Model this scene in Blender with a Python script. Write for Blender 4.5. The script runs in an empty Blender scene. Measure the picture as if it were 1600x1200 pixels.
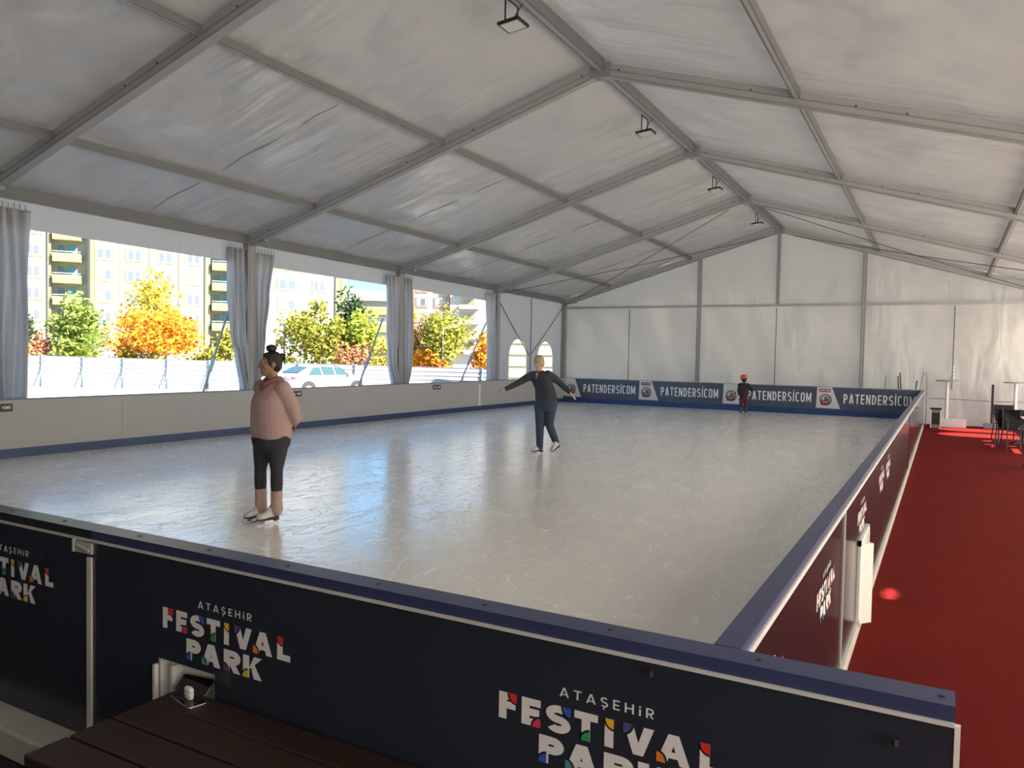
import bpy, bmesh, math, random
import numpy as np
from mathutils import Vector, Matrix, noise as mnoise

SC = bpy.context.scene
COL = SC.collection
random.seed(7)

# ------------------------------------------------------------------ camera
cd = bpy.data.cameras.new('camera'); cam = bpy.data.objects.new('camera', cd); COL.objects.link(cam)
cd.sensor_width = 36.0; cd.lens = 36.0 * 1222.55 / 1600.0; cd.clip_end = 500; cd.clip_start = 0.02
CX = Vector((0.87532843, 0.48313705, 0.01946078)); CY = Vector((-0.03524467, 0.0236111, 0.99909976)); CF = Vector((-0.48224262, 0.87522632, -0.03769547))
M4 = Matrix(((CX.x, CY.x, -CF.x, 4.76885), (CX.y, CY.y, -CF.y, -11.32604), (CX.z, CY.z, -CF.z, 1.83172), (0, 0, 0, 1)))
cam.matrix_world = M4
SC.camera = cam

# ------------------------------------------------------------------ sky, sun, exposure
w = bpy.data.worlds.new('sky'); SC.world = w; w.use_nodes = True
nt = w.node_tree; bg = nt.nodes['Background']
sky = nt.nodes.new('ShaderNodeTexSky'); sky.sky_type = 'NISHITA'; sky.sun_disc = False
sky.sun_elevation = math.radians(38); sky.sun_rotation = math.radians(85); sky.air_density = 1.0; sky.dust_density = 0.4; sky.ozone_density = 1.0
tint = nt.nodes.new('ShaderNodeMix'); tint.data_type = 'RGBA'; tint.blend_type = 'MULTIPLY'; tint.inputs[0].default_value = 1.0; wtc = nt.nodes.new('ShaderNodeTexCoord'); wsp = nt.nodes.new('ShaderNodeSeparateXYZ'); nt.links.new(wtc.outputs['Generated'], wsp.inputs[0])
wmr = nt.nodes.new('ShaderNodeMapRange'); wmr.inputs[1].default_value = .10; wmr.inputs[2].default_value = .55; nt.links.new(wsp.outputs[2], wmr.inputs[0])
wmx = nt.nodes.new('ShaderNodeMix'); wmx.data_type = 'RGBA'; wmx.inputs[6].default_value = (.21, .40, .52, 1); wmx.inputs[7].default_value = (.75, .92, 1.0, 1)
nt.links.new(wmr.outputs[0], wmx.inputs[0]); nt.links.new(wmx.outputs[2], tint.inputs[7])
nt.links.new(sky.outputs[0], tint.inputs[6]); nt.links.new(tint.outputs[2], bg.inputs[0]); bg.inputs[1].default_value = 0.32
sd = bpy.data.lights.new('sun', 'SUN'); sun = bpy.data.objects.new('sun', sd); COL.objects.link(sun)
sd.energy = 17.0; sd.angle = math.radians(0.7); sd.color = (1.0, 0.93, 0.84)
SUNDIR = Vector((0.80, 0.03, 0.62)).normalized()
sun.rotation_euler = SUNDIR.to_track_quat('Z', 'Y').to_euler()
sun.location = (40, 0, 40)
vs = SC.view_settings; vs.view_transform = 'Standard'; vs.look = 'None'; vs.gamma = 1.0; vs.use_curve_mapping = False
vs.exposure = 1.2
SC.cycles.use_denoising = True
SC.cycles.max_bounces = 10; SC.cycles.diffuse_bounces = 6; SC.cycles.transparent_max_bounces = 12
SC.cycles.sample_clamp_indirect = 6.0

# ------------------------------------------------------------------ helpers
class MB:
    """collects shapes, builds ONE mesh object"""
    def __init__(s): s.v = []; s.f = []; s.m = []; s.mi = 0; s.smooth = []; s.sm = False
    def add(s, vs, fs):
        o = len(s.v); s.v += [tuple(v) for v in vs]
        for f in fs: s.f.append([i + o for i in f]); s.m.append(s.mi); s.smooth.append(s.sm)
        return s
    def box(s, a, b):
        x0, y0, z0 = a; x1, y1, z1 = b
        return s.add([(x0,y0,z0),(x1,y0,z0),(x1,y1,z0),(x0,y1,z0),(x0,y0,z1),(x1,y0,z1),(x1,y1,z1),(x0,y1,z1)],
                     [(0,3,2,1),(4,5,6,7),(0,1,5,4),(1,2,6,5),(2,3,7,6),(3,0,4,7)])
    def bar(s, p, q, wd, ht, up=(0,0,1)):
        p = Vector(p); q = Vector(q); d = (q-p).normalized(); up = Vector(up)
        sd_ = d.cross(up)
        if sd_.length < 1e-4: sd_ = d.cross(Vector((0,1,0)))
        sd_.normalize(); u = sd_.cross(d).normalized()
        vs_ = []
        for c in (p, q):
            for a, b in ((-1,-1),(1,-1),(1,1),(-1,1)): vs_.append(c + sd_*wd/2*a + u*ht/2*b)
        return s.add(vs_, [(0,1,2,3),(7,6,5,4),(0,4,5,1),(1,5,6,2),(2,6,7,3),(3,7,4,0)])
    def tube(s, pts, r, n=8, caps=True):
        pts = [Vector(p) for p in pts]; rr = r if isinstance(r, (list, tuple)) else [r]*len(pts)
        vs_ = []; ref = None
        for i, p in enumerate(pts):
            d = (pts[min(i+1,len(pts)-1)] - pts[max(i-1,0)]).normalized()
            if ref is None:
                ref = d.orthogonal().normalized()
            ref = (ref - d*ref.dot(d)).normalized(); b = d.cross(ref)
            for k in range(n):
                a = 2*math.pi*k/n; vs_.append(p + (ref*math.cos(a) + b*math.sin(a))*rr[i])
        fs = [(i*n+k, i*n+(k+1)%n, (i+1)*n+(k+1)%n, (i+1)*n+k) for i in range(len(pts)-1) for k in range(n)]
        if caps: fs += [tuple(range(n))[::-1], tuple((len(pts)-1)*n+k for k in range(n))]
        return s.add(vs_, fs)
    def lathe(s, c, prof, n=20):
        c = Vector(c); vs_ = []
        for r, z in prof:
            for k in range(n):
                a = 2*math.pi*k/n; vs_.append((c.x+r*math.cos(a), c.y+r*math.sin(a), c.z+z))
        m = len(prof)
        fs = [(i*n+k, i*n+(k+1)%n, (i+1)*n+(k+1)%n, (i+1)*n+k) for i in range(m-1) for k in range(n)]
        fs += [tuple(range(n))[::-1], tuple((m-1)*n+k for k in range(n))]
        return s.add(vs_, fs)
    def ball(s, c, r, nu=12, nv=8, axes=None):
        c = Vector(c); rx, ry, rz = (r, r, r) if not isinstance(r, (tuple, list)) else r
        A = axes or (Vector((1,0,0)), Vector((0,1,0)), Vector((0,0,1)))
        vs_ = [c - A[2]*rz]
        for j in range(1, nv):
            t = -math.pi/2 + math.pi*j/nv
            for k in range(nu):
                a = 2*math.pi*k/nu
                vs_.append(c + A[0]*rx*math.cos(t)*math.cos(a) + A[1]*ry*math.cos(t)*math.sin(a) + A[2]*rz*math.sin(t))
        vs_.append(c + A[2]*rz); top = len(vs_)-1
        fs = [(0, 1+(k+1)%nu, 1+k) for k in range(nu)]
        for j in range(nv-2):
            for k in range(nu):
                a = 1+j*nu+k; b = 1+j*nu+(k+1)%nu
                fs.append((a, b, b+nu, a+nu))
        fs += [(top, 1+(nv-2)*nu+k, 1+(nv-2)*nu+(k+1)%nu) for k in range(nu)]
        return s.add(vs_, fs)
    def loft(s, rings):
        """rings: (centre, axisA, a, axisB, b[, power])"""
        n = 20; vs_ = []
        for R in rings:
            c, A, a, B, b = R[:5]; pw = R[5] if len(R) > 5 else 2.0
            c = Vector(c); A = Vector(A); B = Vector(B)
            for k in range(n):
                t = 2*math.pi*k/n; ct, st = math.cos(t), math.sin(t)
                x = math.copysign(abs(ct)**(2/pw), ct); y = math.copysign(abs(st)**(2/pw), st)
                vs_.append(c + A*a*x + B*b*y)
        m = len(rings)
        fs = [(i*n+k, i*n+(k+1)%n, (i+1)*n+(k+1)%n, (i+1)*n+k) for i in range(m-1) for k in range(n)]
        fs += [tuple(range(n))[::-1], tuple((m-1)*n+k for k in range(n))]
        return s.add(vs_, fs)
    def limb(s, pts, n=14, endball=True):
        """tube with round ends: (point, radius)"""
        P = [Vector(p) for p, r in pts]; R = [r for p, r in pts]
        PP = []; RR = []
        for i in range(len(P)-1):
            for k in range(4):
                t = k/4; PP.append(P[i].lerp(P[i+1], t)); RR.append(R[i]*(1-t)+R[i+1]*t)
        PP.append(P[-1]); RR.append(R[-1])
        for it in range(2):
            Q = PP[:]
            for i in range(1, len(PP)-1): PP[i] = (Q[i-1]+Q[i]*2+Q[i+1])/4
        s.tube(PP, RR, n)
        if endball: s.ball(PP[0], RR[0]); s.ball(PP[-1], RR[-1])
        return s
    def poly(s, pts): return s.add(pts, [tuple(range(len(pts)))])
    def build(s, name, mats, parent=None, loc=None):
        me = bpy.data.meshes.new(name); me.from_pydata(s.v, [], s.f); me.validate()
        for m in (mats if isinstance(mats, (list, tuple)) else [mats]): me.materials.append(m)
        if len(me.polygons) == len(s.m):
            me.polygons.foreach_set('material_index', s.m); me.polygons.foreach_set('use_smooth', s.smooth)
        o = bpy.data.objects.new(name, me); COL.objects.link(o)
        if parent: o.parent = parent
        if loc is not None: o.location = loc
        return o

def tag(o, label=None, cat=None, group=None, kind=None):
    if label: o['label'] = label
    if cat: o['category'] = cat
    if group: o['group'] = group
    if kind: o['kind'] = kind
    return o
def empty(name, label=None, cat=None, group=None, loc=(0,0,0), rz=0.0):
    o = bpy.data.objects.new(name, None); COL.objects.link(o); o.location = loc; o.rotation_euler = (0,0,rz); o.empty_display_size = .1
    return tag(o, label, cat, group)
def kids(o): return [c for c in list(COL.objects) if c.parent == o]
def copy_tree(o, parent=None):
    c = o.copy(); COL.objects.link(c)
    if parent: c.parent = parent
    for k in kids(o): copy_tree(k, c)
    return c
def bevel(o, wd, seg=2):
    m = o.modifiers.new('bevel', 'BEVEL'); m.width = wd; m.segments = seg; m.limit_method = 'ANGLE'; return o

def mat(name, col, rough=.6, metal=0., spec=.5, var=0., vscale=4., bump=0., bscale=30., trans=0., tcol=None, island=0., alpha=1., coat=0., vec='Object', sheen=0.):
    m = bpy.data.materials.new(name); m.use_nodes = True; n = m.node_tree.nodes; L = m.node_tree.links
    p = n['Principled BSDF']; out = n['Material Output']
    c4 = (*col, 1)
    p.inputs['Base Color'].default_value = c4; p.inputs['Roughness'].default_value = rough; p.inputs['Metallic'].default_value = metal
    p.inputs['Specular IOR Level'].default_value = spec; p.inputs['Alpha'].default_value = alpha
    if coat: p.inputs['Coat Weight'].default_value = coat; p.inputs['Coat Roughness'].default_value = .08
    tc = n.new('ShaderNodeTexCoord'); src = tc.outputs[vec]
    colout = None
    if var:
        nz = n.new('ShaderNodeTexNoise'); nz.inputs['Scale'].default_value = vscale; nz.inputs['Detail'].default_value = 5; L.new(src, nz.inputs['Vector'])
        mx = n.new('ShaderNodeMix'); mx.data_type = 'RGBA'
        mx.inputs[6].default_value = tuple(max(0, x*(1-var)) for x in col)+(1,); mx.inputs[7].default_value = tuple(min(1, x*(1+var)) for x in col)+(1,)
        L.new(nz.outputs['Fac'], mx.inputs[0]); colout = mx.outputs[2]
    if island:
        g = n.new('ShaderNodeNewGeometry'); hv = n.new('ShaderNodeHueSaturation')
        if colout: L.new(colout, hv.inputs['Color'])
        else: hv.inputs['Color'].default_value = c4
        a = n.new('ShaderNodeMapRange'); a.inputs[3].default_value = 1-island; a.inputs[4].default_value = 1+island; L.new(g.outputs['Random Per Island'], a.inputs[0]); L.new(a.outputs[0], hv.inputs['Value'])
        b = n.new('ShaderNodeMapRange'); b.inputs[3].default_value = .5-island*.06; b.inputs[4].default_value = .5+island*.07; L.new(g.outputs['Random Per Island'], b.inputs[0]); L.new(b.outputs[0], hv.inputs['Hue'])
        colout = hv.outputs[0]
    if colout: L.new(colout, p.inputs['Base Color'])
    if bump:
        nb = n.new('ShaderNodeTexNoise'); nb.inputs['Scale'].default_value = bscale; nb.inputs['Detail'].default_value = 4; L.new(src, nb.inputs['Vector'])
        bp = n.new('ShaderNodeBump'); bp.inputs['Strength'].default_value = bump; bp.inputs['Distance'].default_value = .02
        L.new(nb.outputs['Fac'], bp.inputs['Height']); L.new(bp.outputs[0], p.inputs['Normal'])
    if trans:
        t = n.new('ShaderNodeBsdfTranslucent'); t.inputs[0].default_value = (*(tcol or col), 1)
        if colout and not tcol: L.new(colout, t.inputs[0])
        ms = n.new('ShaderNodeMixShader'); ms.inputs[0].default_value = trans
        L.new(p.outputs[0], ms.inputs[1]); L.new(t.outputs[0], ms.inputs[2]); L.new(ms.outputs[0], out.inputs[0])
    return m

# ------------------------------------------------------------------ materials
ALU = mat('aluminium', (.44,.44,.44), .5, .15, var=.1, vscale=3)
ALU2 = mat('aluminium_dull', (.30,.30,.30), .55, .1, var=.1, vscale=3)
ALUP = mat('aluminium_purlin', (.175,.177,.182), .55, .1, var=.12, vscale=3)
BLACK = mat('black_plastic', (.012,.012,.013), .45)
DARKM = mat('dark_metal', (.05,.05,.055), .4, .5)
WHITEP = mat('white_plastic', (.75,.75,.73), .4, var=.04)
CURT = mat('curtain_fabric', (.62,.63,.65), .5, trans=.4, var=.05, vscale=2, bump=.15, bscale=9)
NAVY = mat('navy_banner', (.025,.031,.048), .2, spec=.5, var=.12, vscale=1.5, bump=.05, bscale=2.5)
CAPB = mat('blue_cap', (.035,.046,.13), .35, var=.15, vscale=6)
BOARDW = mat('board_white', (.42,.425,.43), .5, var=.05, vscale=1.2)
KICK = mat('blue_kickplate', (.02,.055,.16), .35, var=.15, vscale=2)
BANNER = mat('slate_banner', (.075,.09,.14), .32, var=.25, vscale=.9)
BANBLUE = mat('blue_banner_stripe', (.02,.06,.2), .35, var=.2, vscale=2)
LETTER = mat('white_print', (.95,.95,.96), .45)
LETTERD = mat('grey_white_print', (.8,.79,.83), .45)
NAVYP = mat('navy_print', (.008,.01,.02), .4)
PR = {k: mat('print_'+k, c, .45) for k, c in dict(red=(.75,.03,.02), magenta=(.7,.04,.13), blue=(.03,.12,.5), green=(.03,.35,.1), yellow=(.9,.5,.03), indigo=(.08,.08,.25), orange=(.8,.22,.03), teal=(.08,.3,.32), purple=(.15,.06,.18)).items()}
PRK = list(PR)

def fabric_mat(name, col, trans, tcol, rough, folds):
    """PVC tent fabric: translucent, slightly glossy, tension folds as bump"""
    m = bpy.data.materials.new(name); m.use_nodes = True; n = m.node_tree.nodes; L = m.node_tree.links
    p = n['Principled BSDF']; out = n['Material Output']
    tc = n.new('ShaderNodeTexCoord')
    nz = n.new('ShaderNodeTexNoise'); nz.inputs['Scale'].default_value = .35; nz.inputs['Detail'].default_value = 3; L.new(tc.outputs['Object'], nz.inputs['Vector'])
    mx = n.new('ShaderNodeMix'); mx.data_type = 'RGBA'; mx.inputs[6].default_value = tuple(x*.93 for x in col)+(1,); mx.inputs[7].default_value = (*col, 1)
    L.new(nz.outputs['Fac'], mx.inputs[0]); L.new(mx.outputs[2], p.inputs['Base Color'])
    p.inputs['Roughness'].default_value = rough; p.inputs['Specular IOR Level'].default_value = .55
    # long diagonal tension folds
    mp = n.new('ShaderNodeMapping'); mp.inputs['Scale'].default_value = folds[0]; mp.inputs['Rotation'].default_value = folds[1]; L.new(tc.outputs['Object'], mp.inputs['Vector'])
    n1 = n.new('ShaderNodeTexNoise'); n1.inputs['Scale'].default_value = 1.0; n1.inputs['Detail'].default_value = 2; n1.inputs['Distortion'].default_value = .3; L.new(mp.outputs[0], n1.inputs['Vector'])
    n2 = n.new('ShaderNodeTexNoise'); n2.inputs['Scale'].default_value = .8; n2.inputs['Detail'].default_value = 2; L.new(tc.outputs['Object'], n2.inputs['Vector'])
    ad = n.new('ShaderNodeMath'); ad.operation = 'MULTIPLY_ADD'; ad.inputs[1].default_value = 2.2; L.new(n2.outputs['Fac'], ad.inputs[0]); 
    sc = n.new('ShaderNodeMath'); sc.operation = 'MULTIPLY'; sc.inputs[1].default_value = folds[2]
    n3 = n.new('ShaderNodeTexNoise'); n3.inputs['Scale'].default_value = .45; n3.inputs['Detail'].default_value = 1; L.new(tc.outputs['Object'], n3.inputs['Vector'])
    mk = n.new('ShaderNodeMapRange'); mk.inputs[1].default_value = .42; mk.inputs[2].default_value = .66; mk.inputs[3].default_value = .12; mk.inputs[4].default_value = 1.9; L.new(n3.outputs['Fac'], mk.inputs[0])
    mq = n.new('ShaderNodeMath'); mq.operation = 'MULTIPLY'; L.new(n1.outputs['Fac'], mq.inputs[0]); L.new(mk.outputs[0], mq.inputs[1]); L.new(mq.outputs[0], sc.inputs[0]); L.new(sc.outputs[0], ad.inputs[2])
    bp = n.new('ShaderNodeBump'); bp.inputs['Strength'].default_value = .7; bp.inputs['Distance'].default_value = folds[3]
    L.new(ad.outputs[0], bp.inputs['Height']); L.new(bp.outputs[0], p.inputs['Normal'])
    t = n.new('ShaderNodeBsdfTranslucent'); t.inputs[0].default_value = (*tcol, 1)
    ms = n.new('ShaderNodeMixShader'); ms.inputs[0].default_value = trans
    L.new(p.outputs[0], ms.inputs[1]); L.new(t.outputs[0], ms.inputs[2]); L.new(ms.outputs[0], out.inputs[0])
    return m
WALLL = fabric_mat('shaded_wall_fabric', (.5,.5,.5), .12, (.6,.6,.6), .45, ((2.2,2.2,.7), (0,.5,0), 1.2, .1))  # same tent fabric, greyed so the colour carries the left side's cooler light
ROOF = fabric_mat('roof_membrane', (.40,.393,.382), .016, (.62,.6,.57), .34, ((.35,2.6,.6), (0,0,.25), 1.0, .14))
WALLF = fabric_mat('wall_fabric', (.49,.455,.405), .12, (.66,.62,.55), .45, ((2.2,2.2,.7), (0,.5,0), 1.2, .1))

WALLR = fabric_mat('sunlit_wall_fabric', (.7,.67,.62), .45, (.72,.66,.56), .45, ((2.2,2.2,.7), (0,.5,0), 1.2, .1))  # same tent fabric, made paler and more translucent to light the interior
# ------------------------------------------------------------------ tent dimensions
H, HE, W, F1, F2, SL = 6.26, 4.01, 7.583, .3816, .7654, .0141
ZI = .193      # ice level
ZT = 1.044     # top of the boards
XR, XL, YN, YF = 4.30, -7.0, -9.27, 13.83
def node(fr, y, sg=-1): return Vector((sg*W*fr, y, H+(HE-H)*fr - SL*y))
FR = [-10,-5,0,5,10,15]

# ---------------------------------- structure: ground, floor, ice
g = MB(); g.box((-220,-120,-.6),(120,200,-.3)); tag(g.build('ground', mat('pale_ground', (.36,.33,.28), .9, var=.12, vscale=.3)), kind='structure')
def carpet_mat():
    m = mat('red_carpet', (.125,.009,.008), .95, spec=.04, var=.22, vscale=1.1, bump=.5, bscale=160)
    return m
f = MB(); f.box((-8.2,-13.4,-.3),(8.3,16.0,0)); tag(f.build('floor', carpet_mat()), kind='structure')

def ice_mat():
    m = bpy.data.materials.new('scratched_ice'); m.use_nodes = True; n = m.node_tree.nodes; L = m.node_tree.links
    p = n['Principled BSDF']; tc = n.new('ShaderNodeTexCoord')
    def noise(sc, det=4, dist=0., mul=None, rot=0.):
        src = tc.outputs['Object']
        if mul:
            mp = n.new('ShaderNodeMapping'); mp.inputs['Scale'].default_value = mul; mp.inputs['Rotation'].default_value = (0,0,rot); L.new(src, mp.inputs['Vector']); src = mp.outputs[0]
        z = n.new('ShaderNodeTexNoise'); z.inputs['Scale'].default_value = sc; z.inputs['Detail'].default_value = det; z.inputs['Distortion'].default_value = dist; L.new(src, z.inputs['Vector']); return z.outputs['Fac']
    def ridge(fac, wdt):
        a = n.new('ShaderNodeMath'); a.operation = 'SUBTRACT'; a.inputs[1].default_value = .5; L.new(fac, a.inputs[0])
        b = n.new('ShaderNodeMath'); b.operation = 'ABSOLUTE'; L.new(a.outputs[0], b.inputs[0])
        c = n.new('ShaderNodeMapRange'); c.inputs[1].default_value = 0; c.inputs[2].default_value = wdt; c.inputs[3].default_value = 1; c.inputs[4].default_value = 0; L.new(b.outputs[0], c.inputs[0]); return c.outputs[0]
    def mx(a, b, op='MAXIMUM'):
        q = n.new('ShaderNodeMath'); q.operation = op
        for i, s_ in enumerate((a, b)):
            if isinstance(s_, float): q.inputs[i].default_value = s_
            else: L.new(s_, q.inputs[i])
        return q.outputs[0]
    sc = None
    for scale, dist, wdt, rot, mul in ((1.5,.12,.0035,.2,(1.8,.3,1)),(1.9,.15,.0035,.9,(1.9,.35,1)),(2.1,.1,.004,1.7,(2.0,.4,1)),(2.6,.2,.004,2.5,(1.6,.35,1)),(1.7,.25,.0035,-.5,(1.3,.5,1)),(3.3,.15,.005,1.3,(1.7,.35,1)),(1.2,.5,.003,0,(1,1,1))):
        r = ridge(noise(scale, 1.0, dist, mul, rot), wdt); sc = r if sc is None else mx(sc, r)
    msk = noise(.55, 5)
    mr = n.new('ShaderNodeMapRange'); mr.inputs[1].default_value = .35; mr.inputs[2].default_value = .68; L.new(msk, mr.inputs[0])
    scm = mx(mx(sc, mr.outputs[0], 'MULTIPLY'), .85, 'MULTIPLY')
    base = n.new('ShaderNodeMix'); base.data_type = 'RGBA'; base.inputs[6].default_value = (.84,.83,.79,1); base.inputs[7].default_value = (.95,.94,.91,1)
    L.new(noise(.9, 6, .4), base.inputs[0])
    top = n.new('ShaderNodeMix'); top.data_type = 'RGBA'; top.inputs[7].default_value = (.95,.95,.94,1)
    L.new(scm, top.inputs[0]); L.new(base.outputs[2], top.inputs[6]); L.new(top.outputs[2], p.inputs['Base Color'])
    rr = n.new('ShaderNodeMapRange'); rr.inputs[3].default_value = .08; rr.inputs[4].default_value = .26; L.new(noise(1.6, 5), rr.inputs[0])
    ra = mx(rr.outputs[0], mx(sc, .2, 'MULTIPLY'), 'ADD'); L.new(ra, p.inputs['Roughness'])
    p.inputs['Specular IOR Level'].default_value = .9
    hh = mx(mx(noise(26, 4), .5, 'MULTIPLY'), mx(mx(noise(4.5, 3), 1.2, 'MULTIPLY'), mx(sc, .5, 'MULTIPLY'), 'ADD'), 'ADD')
    bp = n.new('ShaderNodeBump'); bp.inputs['Strength'].default_value = .22; bp.inputs['Distance'].default_value = .012; L.new(hh, bp.inputs['Height']); L.new(bp.outputs[0], p.inputs['Normal'])
    return m
i_ = MB(); i_.box((XL+.002,YN+.08,0.001),(XR-.06,YF-.002,ZI)); tag(i_.build('ice_surface', ice_mat()), 'pale scratched ice sheet filling the rink between the boards', 'ice', kind='structure')
mm = MB(); mm.box((-7.4,-13.0,0.0005),(4.62,-9.43,.012)); tag(mm.build('floor_mat', mat('black_rubber', (.008,.008,.009), .8)), 'black rubber matting on the floor in front of the near boards', 'mat')

# ---------------------------------- ceiling
c = MB(); c.sm = True
for sg in (-1,1):
    nu, nv = 36, 150
    vs_ = []
    for j in range(nv+1):
        y = -14.9 + 30.1*j/nv
        yb = ((y+15) % 5)/5
        for k in range(nu+1):
            fr = k/nu*1.025; P = node(fr, y, sg)
            sag = .05*math.sin(math.pi*yb)*math.sin(math.pi*min(fr,1))
            wr = .012*mnoise.noise(Vector((P.x*1.1, y*.5, 3+sg)))
            vs_.append((P.x, y, P.z+.135-sag*.6+wr))
    fs = []
    for j in range(nv):
        for k in range(nu):
            a = j*(nu+1)+k; q = (a, a+1, a+nu+2, a+nu+1); fs.append(q if sg > 0 else q[::-1])
    c.add(vs_, fs)
ceil = tag(c.build('ceiling', ROOF), kind='structure')
for y in (-7.5,-2.4,2.6,7.5,12.5):
    for sg, f0, f1 in ((-1,.40,.52),(-1,.55,.74),(-1,.79,.97)):
        pts = []
        for k in range(9):
            P = node(f0+(f1-f0)*k/8, y, sg); sag = .05*math.sin(math.pi*min(f0+(f1-f0)*k/8,1)); pts.append(P+Vector((0,.02*math.sin(k),.128-sag*.6)))
        s_ = MB(); s_.sm = True; s_.tube(pts, [.002,.007,.010,.011,.011,.010,.008,.006,.002], 8); s_.build('weld_seam', ROOF, ceil)

# ---------------------------------- walls
def sheet_with_holes(outer, holes, to3, name, m, kind='structure', divs=0):
    bm = bmesh.new(); es = []
    for loop in [outer]+holes:
        vs_ = [bm.verts.new(to3(*p)) for p in loop]
        es += [bm.edges.new((vs_[i], vs_[(i+1)%len(vs_)])) for i in range(len(vs_))]
    bmesh.ops.triangle_fill(bm, use_beauty=True, use_dissolve=False, edges=es)
    me = bpy.data.meshes.new(name); bm.to_mesh(me); bm.free(); me.materials.append(m)
    o = bpy.data.objects.new(name, me); COL.objects.link(o)
    if kind: o['kind'] = kind
    return o
XW = -7.66
def arch(y0, y1, z0, z1, spring):
    pts = [(y0,z0),(y1,z0),(y1,spring)]
    ym = (y0+y1)/2; hw = (y1-y0)/2
    for k in range(1, 9):
        a = k/9; pts.append((y1 - (y1-ym)*(1-math.cos(a*math.pi/2)), spring+(z1-spring)*math.sin(a*math.pi/2)))
    pts.append((ym, z1+.01))
    for k in range(8, 0, -1):
        a = k/9; pts.append((y0 + (ym-y0)*(1-math.cos(a*math.pi/2)), spring+(z1-spring)*math.sin(a*math.pi/2)))
    pts.append((y0,spring)); return pts
A1 = arch(10.95,12.22,.8,2.36,1.75); A2 = arch(13.0,14.25,.8,2.32,1.72)
def ztop(y): return HE-SL*y+.125
# left wall: valance strip over the openings, closed fabric in the last bay, closed bays behind
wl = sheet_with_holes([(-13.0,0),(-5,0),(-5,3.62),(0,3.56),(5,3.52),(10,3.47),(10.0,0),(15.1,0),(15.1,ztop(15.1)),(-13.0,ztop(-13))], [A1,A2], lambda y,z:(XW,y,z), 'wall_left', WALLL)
VINYL = mat('clear_vinyl', (.95,.95,.93), .12, alpha=.22, spec=.5)
for i,(A,y0) in enumerate(((A1,11),(A2,13))):
    o = sheet_with_holes(A, [], lambda y,z:(XW-.004,y,z), 'window_%d'%(i+1), VINYL)
    fr_ = MB(); n_ = len(A)
    fr_.tube([(XW-.0,*p) for p in A]+[(XW,*A[0])], .02, 6); fr_.build('window_frame', mat('welded_edge_%d'%i, (.8,.78,.72), .5), o)
# gable wall
wf = MB(); wf.sm = True; nx = 60; vs_ = []
for k in range(nx+1):
    x = -7.66+15.32*k/nx; fr = abs(x)/W; zt = H+(HE-H)*fr-SL*15.1+.135
    for j in range(31):
        z = zt*j/30; vs_.append((x, 15.12+.035*mnoise.noise(Vector((x*.9,0,z*.35)))+.02*mnoise.noise(Vector((x*2.1+z*.8,4,z*.5))), z))
wf.add(vs_, [(k*31+j, (k+1)*31+j, (k+1)*31+j+1, k*31+j+1) for k in range(nx) for j in range(30)])
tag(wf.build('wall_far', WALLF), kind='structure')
# right wall: fabric with openings added to let sun patches fall on the carpet
holes = [[(8.55,1.42),(10.9,1.42),(10.9,1.56),(8.55,1.56)],[(7.7,1.1),(9.5,1.1),(9.5,1.2),(7.7,1.2)],[(-4.55,2.46),(-4.40,2.44),(-4.25,2.46),(-4.2,2.49),(-4.4,2.52),(-4.55,2.50)],
         arch(11.3,12.5,.9,2.3,1.75), arch(13.0,14.2,.9,2.3,1.75), [(11.1,.25),(12.6,.25),(12.6,.4),(11.1,.4)]]
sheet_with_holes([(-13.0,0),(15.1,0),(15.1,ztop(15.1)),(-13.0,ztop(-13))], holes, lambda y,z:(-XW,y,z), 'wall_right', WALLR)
wn = MB(); wn.poly([(-7.66,-13,0),(7.66,-13,0),(7.66,-13,ztop(-13)),(0,-13,H+.3),(-7.66,-13,ztop(-13))]); tag(wn.build('wall_near', mat('dark_canvas', (.3,.29,.28), .8, var=.1)), kind='structure')

# ---------------------------------- tent frames
ORD = {-10:'overhead at the very front', -5:'second from the front', 0:'third from the front', 5:'fourth from the front', 10:'one bay before the back wall', 15:'against the back wall'}
for y in FR:
    t = empty('portal_frame', 'grey aluminium tent portal frame, '+ORD[y], 'tent frame', 'aluminium tent portal frames', (0,y,0))
    for sg in (-1,1):
        a = node(0,0,sg); b = node(1,0,sg); a.z -= SL*y; b.z -= SL*y
        q = MB(); q.bar(a+Vector((0,0,-.02)), b+Vector((0,0,-.02)), .12, .2)
        q.mi = 1; q.bar(a+Vector((0,0,-.115)), b+Vector((0,0,-.115)), .135, .02); q.bar(a+Vector((0,0,-.02)), b+Vector((0,0,-.02)), .128, .02)
        r = q.build('rafter', [ALU, ALU2], t)
        for fr in (.04,.30,.48,.56,.92):
            P = a.lerp(b, fr); m_ = MB(); m_.tube([P+Vector((0,-.07,0)), P+Vector((0,.07,0))], .013, 8); m_.build('bolt', DARKM, r)
        q = MB(); q.box((sg*W-.07,-.1,0.0),(sg*W+.07,.1,b.z-.02)); q.mi = 1; q.box((sg*W-.074,-.015,0),(sg*W+.074,.015,b.z-.05)); q.build('leg', [ALU2, ALU], t)
        q = MB(); q.box((sg*W-.15,-.15,0),(sg*W+.15,.15,.02)); q.build('base_plate', ALU2, t)
        k = MB(); d = (a-b).normalized(); k.bar(b+d*.0, b+d*.5+Vector((0,0,-.12)), .1, .12); k.build('eave_knee', ALU2, t)
    k = MB(); k.box((-.16,-.075,H-SL*y-.16),(.16,.075,H-SL*y+.06)); k.tube([(0,0,H-SL*y-.2),(0,0,H-SL*y-.1)], .03); k.build('ridge_bracket', ALU2, t)

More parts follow.
